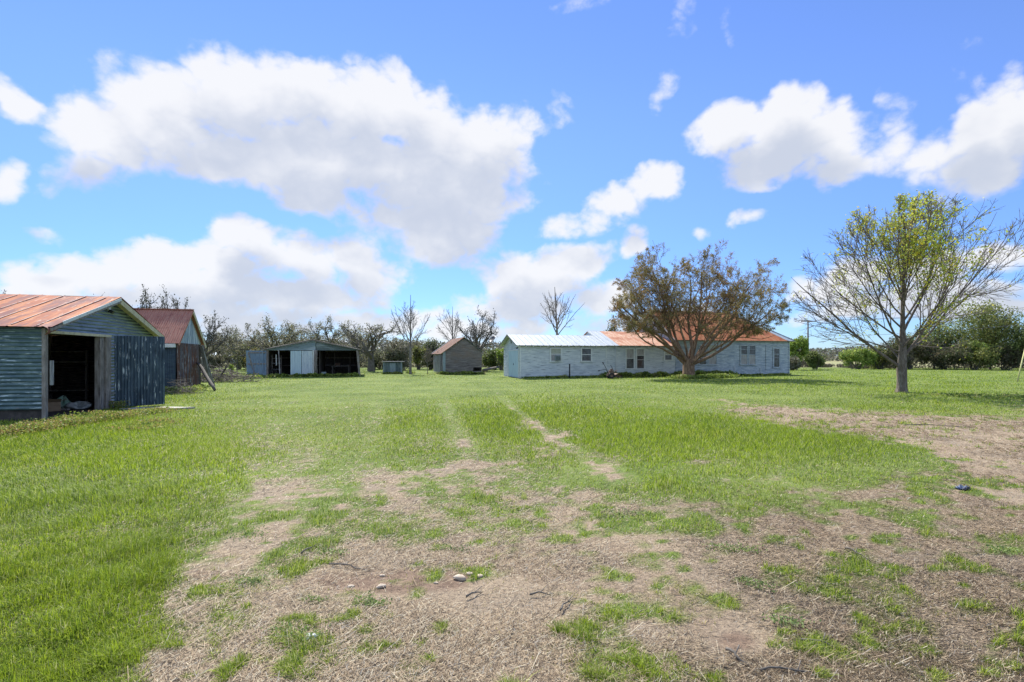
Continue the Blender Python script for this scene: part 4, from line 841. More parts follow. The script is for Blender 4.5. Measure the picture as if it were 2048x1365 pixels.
    MB().bar(a + (b - a) * .12, b, .02, .09, up=(0, -.3, 1)).build('rake_flashing', M['trim'], S)
    MB().bar((oh - .02, RY + .02, RZ - .06), (oh - .02, W + .24, EZ - .09), .03, .17, up=(0, .35, 1)).build('barge_board', M['cream_board'], S)
    MB().bar((oh - .02, -.26, EZ - .08), (oh - .02, RY - .02, RZ - .06), .03, .08, up=(0, -.35, 1)).build('barge_board', M['old_wood'], S)
    so = MB()   # soffit boards between wall and rake
    so.add([(0.02, RY, RZ - .05), (oh - .04, RY, RZ - .05), (oh - .04, W + .2, EZ - .06), (0.02, W + .2, EZ - .06)], [(0, 1, 2, 3)]).build('soffit', M['cream_board'], S)
    # torn curled corner of the roof sheet
    cu = MB(); n = 7; vs = []; fs = []
    for i in range(n):
        t = i / (n - 1); an = t * 2.4; px_, pz = .02 + .16 * math.sin(an), -.16 * (1 - math.cos(an)) * .9
        for j in range(4):
            y = -.30 + j * .16; vs.append((oh - .30 + px_ * 1.5 + .02 * math.sin(j * 2 + i), y - .05 * t, EZ + .04 + (y + .25) * .29 + pz + .015 * math.sin(i * 3 + j)))
    for i in range(n - 1):
        for j in range(3): fs.append((i * 4 + j, i * 4 + j + 1, i * 4 + 5 + j, i * 4 + 4 + j))
    cu.add(vs, fs).build('torn_corner', M['rust_roof'], r1, smooth=True)
    # lamp high in the gable
    lm = MB().box(.03, .07, RY - .28, RY - .14, RZ - .36, RZ - .22).build('lamp_base', M['trim'], S)
    MB().bar((.05, RY - .2, RZ - .38), (.16, RY - .2, RZ - .44), .11, .09).build('lamp_head', M['black_metal'], lm)
    # tall corrugated door leaf swung open towards the camera side
    hx, hy = .11, 3.38; an = R(36 - 13.6); d = Vector((math.cos(an), math.sin(an), 0)); nn = Vector((d.y, -d.x, 0))
    us, of = wave(0, 1.40, .088, .016, 8)
    dr = MB().sheet((hx, hy, 0), d, (0, 0, 1), nn, us, of, lambda u: .02 + .03 * u, lambda u: 2.42, nv=3).build('door', M['door_tin'], S, smooth=True)
    for z in (.25, 1.2, 2.2): MB().bar(Vector((hx, hy, z)) - nn * .05, Vector((hx, hy, z)) - nn * .05 + d * 1.38, .05, .10, up=(0, 0, 1)).build('door_rail', M['old_wood'], dr)
    for z in (.5, 1.25, 2.1): MB().box(hx - .05, hx + .05, hy - .1, hy - .02, z - .03, z + .03).build('hinge', M['steel'], dr)
    # storage rack inside
    rk = thing('storage_rack', 'dark wooden rack standing deep inside the open doorway of the tin shed', 'rack', tuple(S.matrix_basis @ Vector((-3.6, 5.75, 0))), AN1)
    for x, y in ((0, 0), (0, .6), (1.7, 0), (1.7, .6)): MB().box(x, x + .07, y, y + .07, 0, 1.95).build('post', M['old_wood'], rk)
    for z in (.45, 1.5, 1.88): MB().box(-.04, 1.82, -.03, .70, z, z + .04).build('shelf', M['old_wood'], rk)
    def W_(x, y, z=0): return tuple(S.matrix_basis @ Vector((x, y, z)))
    c = thing('cardboard_box', 'open brown cardboard box on the floor just inside the shed doorway', 'box', W_(-1.26, 2.75), AN1 + .5)
    MB().box(-.16, .16, -.14, .14, 0, .30).build('carton', M['cardboard'], c)
    MB().add([(-.16, -.145, .305), (.16, -.145, .305), (.19, -.28, .39), (-.15, -.28, .41)], [(0, 1, 2, 3)]).add([(.165, -.14, .305), (.165, .14, .305), (.30, .13, .37), (.30, -.14, .36)], [(0, 1, 2, 3)]).build('flap', M['cardboard'], c)
    def blob(nm, lab, cat, x, y, sx, sy, sz, mt, seed):
        rg = np.random.default_rng(seed); nu, nv = 16, 9; V = []
        for j in range(nv):
            ph = math.pi * j / (nv - 1)
            for i in range(nu):
                th = 2 * math.pi * i / nu; V.append((sx * math.sin(ph) * math.cos(th), sy * math.sin(ph) * math.sin(th), sz * (1 + math.cos(ph)) * (.55 + .25 * math.sin(th * 3 + seed))))
        V = np.array(V); V += rg.normal(0, min(sx, sz) * .09, V.shape); f = [(j * nu + i, j * nu + (i + 1) % nu, (j + 1) * nu + (i + 1) % nu, (j + 1) * nu + i) for j in range(nv - 1) for i in range(nu)]
        o = np_mesh(nm, V, [np.array(f)], mt, smooth=True); o.location = W_(x, y); tag(o, lab, cat)
    blob('feed_sack', 'slumped pale grey sack on the floor near the right door post', 'sack', -.85, 3.25, .42, .3, .17, M['sack'], 1)
    blob('feed_sack', 'small greenish sack lying behind the slumped grey sack', 'sack', -1.35, 3.4, .22, .18, .28, M['green_sack'], 2)
    for (x, y, z0, lab) in ((-1.1, 2.85, .0, 'small pale board lying on the shed floor between box and sack'),):
        tag(MB().box(-.22, .22, -.05, .05, .02, .07).build('board', M['old_wood']), lab, 'board').location = W_(x, y)
    return S
shed_one()

# ------------------------------------------------------------------ second shed
def shed_two():
    S = thing('tall_shed', 'narrow steep shed with a dull rusty roof behind the big tin shed', 'shed', (*A2, 0), AN2)
    LEN = 8; W = 3.5; RY = 1.75; RZ = 4.12; EZ = 2.42; oh = .22
    us, of = wave(.0, LEN, .1, .015)
    MB().sheet((0, 0, 0), (-1, 0, 0), (0, 0, 1), (0, -1, 0), us, of, .05, EZ).build('side_wall', M['navy'], S, smooth=True)
    MB().sheet((0, W, 0), (-1, 0, 0), (0, 0, 1), (0, 1, 0), us, of, .05, EZ).sheet((-LEN, 0, 0), (0, 1, 0), (0, 0, 1), (-1, 0, 0), *wave(0, W, .1, .015), .05, lambda y: EZ + (RZ - .1 - EZ) * (1 - abs(y - RY) / RY)).build('back_wall', M['navy'], S, smooth=True)
    us, of = wave(0, W, .1, .016)
    MB().sheet((0, 0, 0), (0, 1, 0), (0, 0, 1), (1, 0, 0), us, of, 2.36, lambda y: EZ + (RZ - .08 - EZ) * (1 - abs(y - RY) / RY)).build('gable_wall', M['pale_tin'], S, smooth=True)
    us, of = wave(0, 3.0, .1, .018)
    MB().sheet((.05, 0, 0), (0, 1, 0), (0, 0, 1), (1, 0, 0), us, of, .02, lambda u: 2.40 - .01 * u, nv=3, wob=.02).build('rusty_sheet', M['rust_sheet'], S, smooth=True)
    MB().box(-.1, .0, 3.0, 3.5, 0, 2.4).build('corner_wall', M['dark_wood'], S)
    MB().bar((.10, 3.25, 2.3), (.42, 3.75, .0), .22, .03).bar((.06, 3.5, 2.15), (.50, 4.05, .02), .20, .03).build('loose_board', M['barn_pale'], S)
    vd = Vector((0, RY + .15, RZ - EZ + .1)).normalized(); nn = Vector((0, -vd.z, vd.y)); sl = math.hypot(RY + .15, RZ - EZ + .1); us, of = wave(-LEN - .2, oh, .1, .014, 5)
    r = MB().sheet((0, -.15, EZ - .06), (1, 0, 0), vd, nn, us, of, 0, sl, nv=3, wob=.01).build('roof', M['rust_roof_dull'], S, smooth=True)
    MB().sheet((0, W + .15, EZ - .06), (1, 0, 0), (0, -vd.y, vd.z), (0, vd.z, vd.y), us, of, 0, sl).build('roof', M['rust_roof_dull'], S, smooth=True)
    MB().bar((-LEN - .2, RY, RZ + .06), (oh, RY, RZ + .06), .2, .03).build('ridge_cap', M['rust_roof_dull'], r)
    MB().bar((oh - .02, RY, RZ - .04), (oh - .02, W + .2, EZ - .2), .03, .15, up=(0, .9, 1)).build('barge_board', M['cream_board'], S)
    MB().bar((oh - .02, RY, RZ - .04), (oh - .02, -.14, EZ - .14), .03, .06, up=(0, -.9, 1)).build('barge_board', M['orange_roof'], S)
    MB().box(-.9, .03, -.20, -.04, 2.16, 2.34).build('eave_board', M['trim'], S)
shed_two()
# log leaning on it
lg = MB(); a, b = Vector((-17.15, 27.9, 1.35)), Vector((-14.8, 25.5, .03)); pts = [a + (b - a) * t + Vector((0, 0, .16 * math.sin(t * 3.1) * (1 - t) + .04 * math.sin(t * 9))) for t in np.linspace(0, 1, 9)]
tag(lg.tube(pts, [.05, .07, .075, .08, .09, .085, .08, .08, .06], 8).build('leaning_log', M['bark_dark'], smooth=True), 'long crooked log leaning against the corner of the second shed', 'log')
def stick_pile(name, label, cat, cx, cy, w, d, h, n, seed, mt, rad=(.008, .03), ln=(.5, 1.8)):
    rg = np.random.default_rng(seed); u = rg.normal(0, .38, (n, 2)); hx = np.exp(-(u ** 2).sum(1) * 1.6); P0 = np.stack([u[:, 0] * w, u[:, 1] * d, rg.random(n) * h * hx], 1)
    D = norm(rg.normal(0, 1, (n, 3)) * np.array([1, .7, .28])); L = rg.uniform(*ln, n); r = rg.uniform(*rad, n); pts, ra, _ = run(rg, P0 - D * L[:, None] * .4, D, L, r, r * .5, 4, .12, 0); pts[..., 2] = np.abs(pts[..., 2])
    V, Fq = tubes(pts, ra, 4); o = np_mesh(name, V, [Fq], mt); o.location = (cx, cy, gz(cx, cy)); return tag(o, label, cat)
stick_pile('brush_pile', 'heap of cut grey brush and sticks in the grass beyond the leaning log', 'brush pile', X_at(428, 34), 34, 3.2, 1.6, 1.0, 260, 4, M['bark_pale'])
stick_pile('brush_pile', 'small tangle of dead twigs between the open tin door and the second shed', 'brush pile', -15.4, 23.8, .8, .7, .8, 90, 6, M['bark_pale'], (.004, .012), (.3, 1.0))
tag(MB().bar((X_at(437, 34), 34, .15), (X_at(449, 33), 33.2, 1.0), .07, .07).build('stake', M['dark_wood']), 'dark stake sticking up slanted out of the brush heap', 'stake')

# ------------------------------------------------------------------ low open shed with the shallow gable
def shed_three():
    S = thing('open_shed', 'low wide open fronted shed with a shallow gable and junk inside, in the middle distance', 'shed', (*A3, 0), AN3)
    W = 7.2; D = 6; ax = 3.55; az = 3.04; hz = 2.22
    bd = MB()
    def top(x): return hz + .08 + (az - hz - .08) * (1 - abs(x - ax) / (ax + .25 if x < ax else W - ax + .25))
    us, of = laps(hz - .02, az, .16, .02)
    def l0(z): return max(-.1, ax - (ax + .25) * (1 - (z - hz - .08) / (az - hz - .08)))
    def l1(z): return min(W + .1, ax + (W - ax + .25) * (1 - (z - hz - .08) / (az - hz - .08)))
    MB().sheet((0, 0, 0), (0, 0, 1), (1, 0, 0), (0, -1, 0), us, of, lambda z: l0(z), lambda z: max(l0(z), min(l1(z), ax + .2)), nv=3).build('gable_board', M['blue_gable'], S)
    MB().sheet((0, 0, 0), (0, 0, 1), (1, 0, 0), (0, -1, 0), us, of, lambda z: min(l1(z), ax + .24), lambda z: l1(z), nv=3).build('gable_board', M['lean_gable'], S)
    # roof
    for sx, x0 in ((1, -.35), (-1, W + .35)):
        dx = ax - x0; dz = az - hz + .06; L_ = math.hypot(dx, dz); u = Vector((dx / L_, 0, dz / L_)); n = Vector((-u.z * sx, 0, abs(u.x)))
        us, of = wave(-.25, D + .2, .12, .012, 4)
        MB().sheet((x0, 0, hz + .02), (0, 1, 0), u, n, us, of, 0, L_, nv=4, wob=.02).build('roof', M['barn_wood'], S, smooth=True)
    MB().bar((-.4, -.27, hz), (ax, -.27, az - .01), .03, .05, up=(0, 0, 1)).bar((ax, -.27, az - .01), (W + .4, -.27, hz), .03, .05, up=(0, 0, 1)).build('roof_edge', M['old_wood'], S)
    # back and side walls of vertical boards
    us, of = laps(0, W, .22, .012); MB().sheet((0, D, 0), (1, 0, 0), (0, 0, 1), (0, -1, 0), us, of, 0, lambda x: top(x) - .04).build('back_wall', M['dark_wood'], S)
    us, of = laps(0, D, .22, .012)
    for x in (0, W): MB().sheet((x, 0, 0), (0, 1, 0), (0, 0, 1), (-1 if x == 0 else 1, 0, 0), us, of, 0, hz).build('side_wall', M['barn_wood'], S)
    MB().box(4.0, 4.06, .3, D, 0, hz).build('partition', M['dark_wood'], S)
    mm = MB()
    for x in (1.6, 3.2, 4.9, 6.3): mm.box(x, x + .08, D - .14, D - .05, 0, 2.3)
    for z in (.8, 1.5, 2.1): mm.box(.1, W - .1, D - .05, D - .02, z, z + .1)
    mm.build('stud', M['old_wood'], S)
    MB().box(-.02, .14, -.02, .12, 0, hz).build('post', M['old_wood'], S)
    MB().bar((1.02, -.02, 0), (.92, -.02, hz), .07, .07).build('post', M['barn_pale'], S)
    MB().tube([(3.80, -.06, 0), (3.74, -.06, 1.1), (3.78, -.06, hz)], [.17, .15, .14], 8).build('post', M['bark_grey'], S, smooth=True)
    MB().bar((7.28, -.02, -.05), (7.08, -.02, hz), .16, .16).build('post', M['old_wood'], S)
    # two pale doors hanging together
    for x0, x1 in ((1.82, 2.66), (2.69, 3.5)):
        m = MB(); n = 5
        for i in range(n): a = x0 + (x1 - x0) * i / n; m.box(a + .004, a + (x1 - x0) / n - .004, -.07, -.04 + random.uniform(-.004, .004), .04 + random.uniform(0, .05), 2.16)
        m.build('door', M['door_blue_white'] if x0 < 2 else M['pale_door'], S)
    MB().box(3.52, 3.66, -.08, -.05, .02, 2.2).build('door_jamb', M['trim'], S)
    # blue door swung wide open to the left
    a = Vector((.0, -.06, 0)); d = Vector((-1.14, -.71, 0)).normalized(); m = MB(); nn = Vector((d.y, -d.x, 0)) 
    for i in range(6): m.bar(a + d * (i * .25 + .125) + Vector((0, 0, .02)), a + d * (i * .25 + .125) + Vector((-.05 * i * .25, 0, 2.17)), .24, .03, up=(0, 1, 0))
    dr = m.build('door', M['blue_door'], S)
    e = -nn if nn.y > 0 else nn
    b = MB(); b.bar(a + e * .03 + d * .04 + Vector((0, 0, 1.1)), a + e * .03 + d * 1.45 + Vector((0, 0, 1.1)), .03, .11); b.bar(a + e * .03 + d * .04 + Vector((0, 0, 2.0)), a + e * .03 + d * 1.42 + Vector((0, 0, 2.0)), .03, .11)
    b.bar(a + e * .035 + d * .9 + Vector((0, 0, .15)), a + e * .035 + d * 1.4 + Vector((0, 0, 1.95)), .03, .09); b.bar(a + e * .03 + d * .05 + Vector((0, 0, .05)), a + e * .03 + d * .05 + Vector((0, 0, 2.15)), .03, .13)
    b.build('brace', M['old_wood'], dr)
    def J(x, y, z=0): return tuple(S.matrix_basis @ Vector((x, y, z)))

    # junk inside, each a thing
    def tyre(x, y, r, lab):
        t = thing('old_tyre', lab, 'tyre', J(x, y), .5); m = MB(); vs = []; fs = []; n, k = 24, 8
        for i in range(n):
            for j in range(k):
                A, B = 2 * math.pi * i / n, 2 * math.pi * j / k; q = r - .09 + .09 * math.cos(B); vs.append((q * math.cos(A), .08 * math.sin(B), r + q * math.sin(A)))
        for i in range(n):
            for j in range(k): fs.append((i * k + j, i * k + (j + 1) % k, ((i + 1) % n) * k + (j + 1) % k, ((i + 1) % n) * k + j))
        m.add(vs, fs).build('tread', M['rubber'], t, smooth=True)
    tyre(.42, .5, .34, 'black tyre standing upright behind the blue door inside the low open shed')
    s = thing('wall_shelf', 'rough wooden shelf unit in the left bay of the low open shed', 'shelf', J(.2, 1.2), AN3)
    m = MB()
    for x in (0, .7): m.box(x, x + .05, 0, .3, 0, 1.8)
    m.build('upright', M['old_wood'], s)
    for z in (.6, 1.1, 1.5): MB().box(.052, .698, 0, .3, z, z + .04).build('shelf_board', M['barn_pale'], s)
    tag(MB().tube([J(.72, .15, .95), J(.70, .15, 1.85)], .035, 8).build('white_pipe', M['trim']), 'short white pipe hanging upright in the left bay of the low open shed', 'pipe')
    b = thing('enamel_basin', 'shallow pale basin on the ground beside the pale doors of the low open shed', 'basin', J(1.4, .3))
    m = MB(); vs = []; fs = []
    for j, (r, z) in enumerate(((.16, .0), (.30, .14), (.33, .15), (.29, .13), (.15, .02))):
        for i in range(16): vs.append((r * math.cos(i * math.pi / 8), r * math.sin(i * math.pi / 8), .04 + z))
    for j in range(4):
        for i in range(16): fs.append((j * 16 + i, j * 16 + (i + 1) % 16, (j + 1) * 16 + (i + 1) % 16, (j + 1) * 16 + i))
    fs.append(tuple(range(64, 80))); m.add(vs, fs).build('bowl', M['trim'], b, smooth=True)
    p = thing('pallet', 'grey wooden pallet lying at the front of the right bay of the low open shed', 'pallet', J(4.9, .2), AN3)
    m = MB()
    for i in range(6): m.box(i * .24, i * .24 + .16, 0, .9, .13, .155)
    m.build('deck_board', M['barn_pale'], p); m = MB()
    for y in (0, .4, .8): m.box(0, 1.36, y, y + .09, .02, .128)
    m.build('bearer', M['old_wood'], p)
    k = thing('work_bench', 'dark workbench with scrap at the back of the right bay of the low open shed', 'bench', J(4.8, 3.2), AN3)
    MB().box(0, 1.6, 0, .7, .78, .84).build('bench_top', M['old_wood'], k)
    for x, y in ((.05, .05), (1.45, .05), (.05, .58), (1.45, .58)): MB().box(x, x + .08, y, y + .08, 0, .779).build('leg', M['old_wood'], k)
    bx = tag(MB().box(0, .45, 0, .3, 0, .26).build('scrap_box', M['rust_iron'], bevel=.02), 'rusty metal box sitting on the dark workbench', 'box'); bx.location = J(5.1, 3.3, .842); bx.rotation_euler = (0, 0, AN3)
    bx = tag(MB().box(0, .4, 0, .4, 0, .38).build('crate', M['hutch_pale'], bevel=.015), 'small blue grey crate beside the round centre post of the low open shed', 'crate'); bx.location = J(4.15, .5); bx.rotation_euler = (0, 0, AN3)
shed_three()

# small hutch
def hutch():
    x, y = X_at(766, 49.6), 49.6; S = thing('small_hutch', 'small dark green hutch with a flat lid beside the slim bare tree', 'hutch', (x, y, gz(x, y) - .03), R(4))
    us, of = laps(0, 1.7, .14, .012)
    MB().box(.06, 1.76, .06, 1.0, .05, 1.16).build('body', M['hutch'], S)
    MB().box(0, .14, 0, .055, 0, 1.2).build('frame_post', M['hutch_pale'], S); MB().box(1.68, 1.80, 0, .055, 0, 1.2).build('frame_post', M['hutch_pale'], S)
    MB().box(-.02, -.0, 0, 1.0, .05, 1.15).build('side_panel', M['hutch'], S)
    MB().box(.62, 1.2, .03, .055, .15, 1.08).build('door', M['hutch_pale'], S)
    m = MB()
    for i in range(5): m.box(.20 + i * .08, .235 + i * .08, .03, .056, .12, 1.1)
    m.build('slat', M['hutch_pale'], S)
    MB().box(-.08, 1.98, -.12, 1.1, 1.205, 1.26).build('lid', M['barn_pale'], S)
hutch()

# grey wooden barn
def barn():
    S = thing('wooden_barn', 'small grey weathered board barn with a rusty left roof slope', 'barn', (*BC, 0), BA)
    W = 3.75; D = 6.0; RX = 2.0; RZ = 3.50; EZ = 2.05
    def l0(z): return max(0, RX * (z - EZ) / (RZ - .05 - EZ))
    def l1(z): return min(W, W - (W - RX) * (z - EZ - .1) / (RZ - .15 - EZ))
    for (y, nrm) in ((0, (0, -1, 0)), (D, (0, 1, 0))):
        m = MB(); z = .12; 
        while z < RZ - .06:
            h = .17; z1 = min(z + h, RZ - .05); a, b = l0(z), l1(z)
            if z > EZ or y == D: a1, b1 = a, b
            else: a1, b1 = random.uniform(-.02, .02), W + random.uniform(-.03, .05)
            if not (y == 0 and .28 < z < .50):
                t = random.uniform(0, .03); sg = -1 if y == 0 else 1
                at_, bt = l0(z1), l1(z1)
                if z <= EZ: at_, bt = a1, b1
                if bt > at_: m.prism([(a1, y, z), (b1, y, z + random.uniform(-.008, .008)), (bt, y, z1 - .014), (at_, y, z1 - .014)], (0, sg * (.03 + t), 0))
            else:
                m.prism([(a1, y, z), (W * .78, y, z), (W * .78, y, z1 - .014), (a1, y, z1 - .014)], (0, -.03, 0))
            z += h
        m.build('gable_wall', M['barn_wood'], S)
    MB().box(-.02, .22, -.12, -.075, .05, EZ + .1).build('corner_board', M['hutch_pale'], S)
    m = MB(); y = .1
    while y < D - .1:
        w = random.uniform(.16, .22)
        if not (.5 < y < 1.2): m.box(-.03, 0, y, y + w - .015, .08 + random.uniform(0, .08), EZ + .02)
        y += w
    m.build('side_wall', M['barn_pale'], S)
    m = MB(); y = 0
    while y < D - .1: m.box(W + .001, W + .031, y, y + .18, .08, EZ - .03); y += .2
    m.build('side_wall', M['barn_wood'], S)
    MB().box(.1, W - .1, .1, D - .1, .16, .22).build('floor', M['dark_wood'], S)
    us, of = wave(-.25, D + .25, .1, .014, 5)
    dx, dz = RX + .22, RZ - EZ + .16; L_ = math.hypot(dx, dz); u = Vector((dx / L_, 0, dz / L_))
    r = MB().sheet((-.22, 0, EZ - .12), (0, 1, 0), u, (-u.z, 0, u.x), us, of, 0, L_ - .01, nv=3, wob=.02).build('roof', M['barn_roof'], S, smooth=True)
    dx2 = W - RX + .12; dz2 = RZ - EZ - .02; L2 = math.hypot(dx2, dz2); u2 = Vector((-dx2 / L2, 0, dz2 / L2))
    MB().sheet((W + .12, 0, EZ + .06), (0, 1, 0), u2, (u2.z, 0, -u2.x), us, of, 0, L2, nv=2).build('roof', M['pale_tin'], S, smooth=True)
    MB().bar((-.24, D + .26, EZ - .1), (RX, D + .26, RZ + .05), .03, .10).build('rake_board', M['trim'], S)
    MB().bar((-.24, -.27, EZ - .1), (RX, -.27, RZ + .05), .03, .05).build('rake_board', M['orange_roof'], S)
barn()
a = G(967, 746); x0, y0 = X_at(967, 54), 54
tag(MB().tube([(x0, y0, .22), (x0 + .5, y0 + 5, .26), (x0 + 1.3, y0 + 12, .32)], [.17, .16, .13], 8).build('fallen_log', M['bark_dark'], smooth=True), 'long dark log lying in the grass between the barn and the white house', 'log')

# ------------------------------------------------------------------ the white farmhouse
def t_at(px, s=0.0):
    k = (px - 1024) / F; c, sn = math.cos(HA), math.sin(HA); X0, Y0 = HC[0] - sn * s, HC[1] + c * s
    return (k * Y0 - X0) / (c - k * sn)
def hz_at(px, py, s=0.0):
    t = t_at(px, s); Y = HC[1] + math.cos(HA) * s + math.sin(HA) * t; return Z_at(py, Y)
def house():
    S = thing('farmhouse', 'long low white board farmhouse with peeling paint and patched metal roofs', 'house', (*HC, 0), HA)
    e1, e2 = 2.56, 3.10; W1, W2, W3 = 4.5, 6.5, 7.0; T1, T2, T3 = 7.4, 14.0, 26.2
    # walls
    us, of = laps(.0, 2.62, .135, .02, .004)
    MB().sheet((0, 0, 0), (0, 0, 1), (1, 0, 0), (0, -1, 0), us, of, 0, T1, nv=1).build('front_wall', M['siding'], S)
    MB().sheet((0, 0, 0), (0, 0, 1), (1, 0, 0), (0, -1, 0), us, of, T1, T2, nv=1).build('front_wall', M['siding'], S)
    us, of = laps(.0, 3.3, .125, .02, .005)
    MB().sheet((0, 0, 0), (0, 0, 1), (1, 0, 0), (0, -1, 0), us, of, T2, T3, nv=1).build('front_wall', M['siding_worn'], S)
    def gab(z, W, e, rz, lo): 
        k = max(0, (z - e) / (rz - e)); return W / 2 * k if lo else W - W / 2 * k
    us, of = laps(0, 3.46, .135, .02)
    MB().sheet((0, 0, 0), (0, 0, 1), (0, 1, 0), (-1, 0, 0), us, of, lambda z: gab(z, W1, 2.62, 3.48, 1), lambda z: gab(z, W1, 2.62, 3.48, 0), nv=1).build('gable_wall', M['siding'], S)
    us, of = laps(2.3, 3.86, .135, .02)
    MB().sheet((T1, 0, 0), (0, 0, 1), (0, 1, 0), (-1, 0, 0), us, of, lambda z: gab(z, W2, 2.62, 3.87, 1), lambda z: gab(z, W2, 2.62, 3.87, 0), nv=1).build('gable_wall', M['siding_worn'], S)
    us, of = laps(2.3, 5.85, .125, .02)
    MB().sheet((T2, 0, 0), (0, 0, 1), (0, 1, 0), (-1, 0, 0), us, of, lambda z: gab(z, W3, 3.2, 5.88, 1), lambda z: gab(z, W3, 3.2, 5.88, 0), nv=1).build('gable_wall', M['siding_worn'], S)
    us, of = laps(0, 3.3, .125, .02)
    MB().sheet((T3, 0, 0), (0, 0, 1), (0, 1, 0), (1, 0, 0), us, of, 0, W3).build('end_wall', M['siding_worn'], S)
    b = MB(); us, of = laps(0, 2.62, .135, .02); b.sheet((0, W1, 0), (0, 0, 1), (1, 0, 0), (0, 1, 0), us, of, 0, T1); b.sheet((0, W2, 0), (0, 0, 1), (1, 0, 0), (0, 1, 0), us, of, T1, T2); b.sheet((T1, W1, 0), (0, 0, 1), (0, 1, 0), (-1, 0, 0), us, of, 0, W2 - W1)
    us, of = laps(0, 3.3, .125, .02); b.sheet((0, W3, 0), (0, 0, 1), (1, 0, 0), (0, 1, 0), us, of, T2, T3); b.build('back_wall', M['siding'], S)
    # corner boards
    for (x, y, h, m_) in ((-.03, -.045, 2.6, 'trim'), (T1 - .05, -.05, 2.55, 'trim'), (T2 - .03, -.05, 3.15, 'siding_worn'), (T3 - .08, -.05, 3.15, 'siding_worn')): MB().box(x, x + .11, y, y + .05, 0, h).build('corner_board', M[m_], S)
    # roofs
    def slope(O, run_, rise, us, of, mt, v1=None, v0=0, back=False, yo=0):
        L_ = math.hypot(run_, rise); sg = -1 if back else 1; vd = Vector((0, sg * run_ / L_, rise / L_)); n = Vector((0, -sg * rise / L_, run_ / L_))
        return MB().sheet(O, (1, 0, 0), vd, n, us, of, v0, (v1 if v1 else L_), nv=2, wob=.006).build('roof', M[mt], S)
    us, of = ribs(-.38, T1 + .05, .5, .04, .03); slope((0, -.3, e1), W1 / 2 + .3, .93, us, of, 'white_roof'); slope((0, W1 + .3, e1), W1 / 2 + .3, .93, us, of, 'white_roof', back=True)
    us, of = ribs(T1 - .12, 8.45, .5, .04, .03); slope((0, -.31, e1 + .025), W2 / 2 + .31, 1.34, us, of, 'white_roof')
    us, of = wave(8.45, T2 + .04, .1, .012, 4); slope((0, -.31, e1 + .03), W2 / 2 + .31, 1.34, us, of, 'orange_roof')
    us, of = wave(T1 - .12, T2 + .04, .1, .012, 4); slope((0, W2 + .31, e1 + .03), W2 / 2 + .31, 1.34, us, of, 'orange_roof', back=True)
    run_, rise = 3.85, 2.83; L_ = math.hypot(run_, rise); TE, TR = 26.6, 22.6
    hip = lambda u: L_ if u < TR else L_ * (TE - u) / (TE - TR)
    line = lambda u: max(0, L_ * (25.75 - u) / 3.35) if u < 25.75 else 0
    us, of = wave(T2 - .3, TE, .1, .012, 4)
    slope((0, -.35, e2), run_, rise, us, of, 'red_roof', v1=lambda u: max(.001, min(hip(u), line(u))))
    us2, of2 = ribs(22.2, TE, .3, .02, .02)
    slope((0, -.35, e2 + .012), run_, rise, us2, of2, 'white_roof', v0=lambda u: min(hip(u), line(u)), v1=hip)
    slope((0, W3 + .35, e2), run_, rise, us, of, 'red_roof', v1=hip, back=True)
    vd = Vector((-(TE - TR), 0, rise)); Lh = vd.length; vd.normalize(); us, of = wave(-.35, W3 + .35, .1, .012, 4)
    MB().sheet((TE, 0, e2), (0, 1, 0), vd, (vd.z, 0, -vd.x), us, of, 0, lambda y: Lh * (1 - abs(y - 3.5) / 3.85)).build('roof', M['red_roof'], S)
    MB().bar((TE, -.36, e2 + .03), (TR, 3.5, e2 + rise + .04), .12, .03).build('hip_cap', M['fascia'], S)
    MB().bar((T2 - .3, 3.5, e2 + rise + .05), (TR, 3.5, e2 + rise + .05), .14, .03).build('ridge_cap', M['red_roof'], S)
    MB().bar((T2 - .31, -.34, e2 - .02), (T2 - .31, 3.5, e2 + rise - .02), .03, .12).build('rake_board', M['trim'], S)
    MB().bar((-.385, -.3, e1 - .03), (-.385, W1 / 2, e1 + .9), .03, .09).bar((-.385, W1 + .3, e1 - .03), (-.385, W1 / 2, e1 + .9), .03, .09).build('rake_board', M['fascia'], S)
    MB().bar((T1 - .13, -.3, e1 - .0), (T1 - .13, W2 / 2, e1 + 1.32), .025, .06).build('rake_board', M['trim'], S)
    # soffit, fascia and rafter tails
    MB().box(-.36, T2, -.27, -.02, e1 - .035, e1 - .012).build('soffit', M['fascia'], S); MB().box(T2 - .25, TE - .1, -.31, -.02, e2 - .05, e2 - .02).build('soffit', M['fascia'], S)
    m = MB(); t = -.2
    while t < T2: m.box(t, t + .05, -.25, -.03, e1 - .13, e1 - .037); t += .6
    m.build('rafter_tail', M['trim'], S)
    # windows
    def win(px0, px1, py0, py1, upper='blind', lower='glass', mid=.5, bars=(), worn=False, casing=.09):
        a, b = t_at(px0), t_at(px1); z0, z1 = hz_at((px0 + px1) / 2, py1), hz_at((px0 + px1) / 2, py0); tr = M['siding_worn'] if worn else M['trim']
        w = casing; m = MB(); m.box(a - w, a, -.075, -.02, z0 - w, z1 + w); m.box(b, b + w, -.075, -.02, z0 - w, z1 + w); m.box(a, b, -.075, -.02, z1, z1 + w); m.box(a - w * 1.3, b + w * 1.3, -.10, -.02, z0 - w, z0 - .001)
        wn = m.build('window', tr, S); zm = z0 + (z1 - z0) * (1 - mid)
        MB().box(a, b, -.032, -.026, zm, z1).build('pane', M[upper], wn); MB().box(a, b, -.036, -.030, z0, zm - .001).build('pane', M[lower], wn)
        s = MB(); s.box(a, b, -.06, -.037, zm - .025, zm + .025)
        for e in (a, b - .03): s.box(e, e + .03, -.055, -.038, z0, zm - .026); s.box(e, e + .03, -.055, -.038, zm + .026, z1)
        for f in bars: zz = z0 + (z1 - z0) * f; s.box(a + .031, b - .031, -.05, -.037, zz - .012, zz + .012)
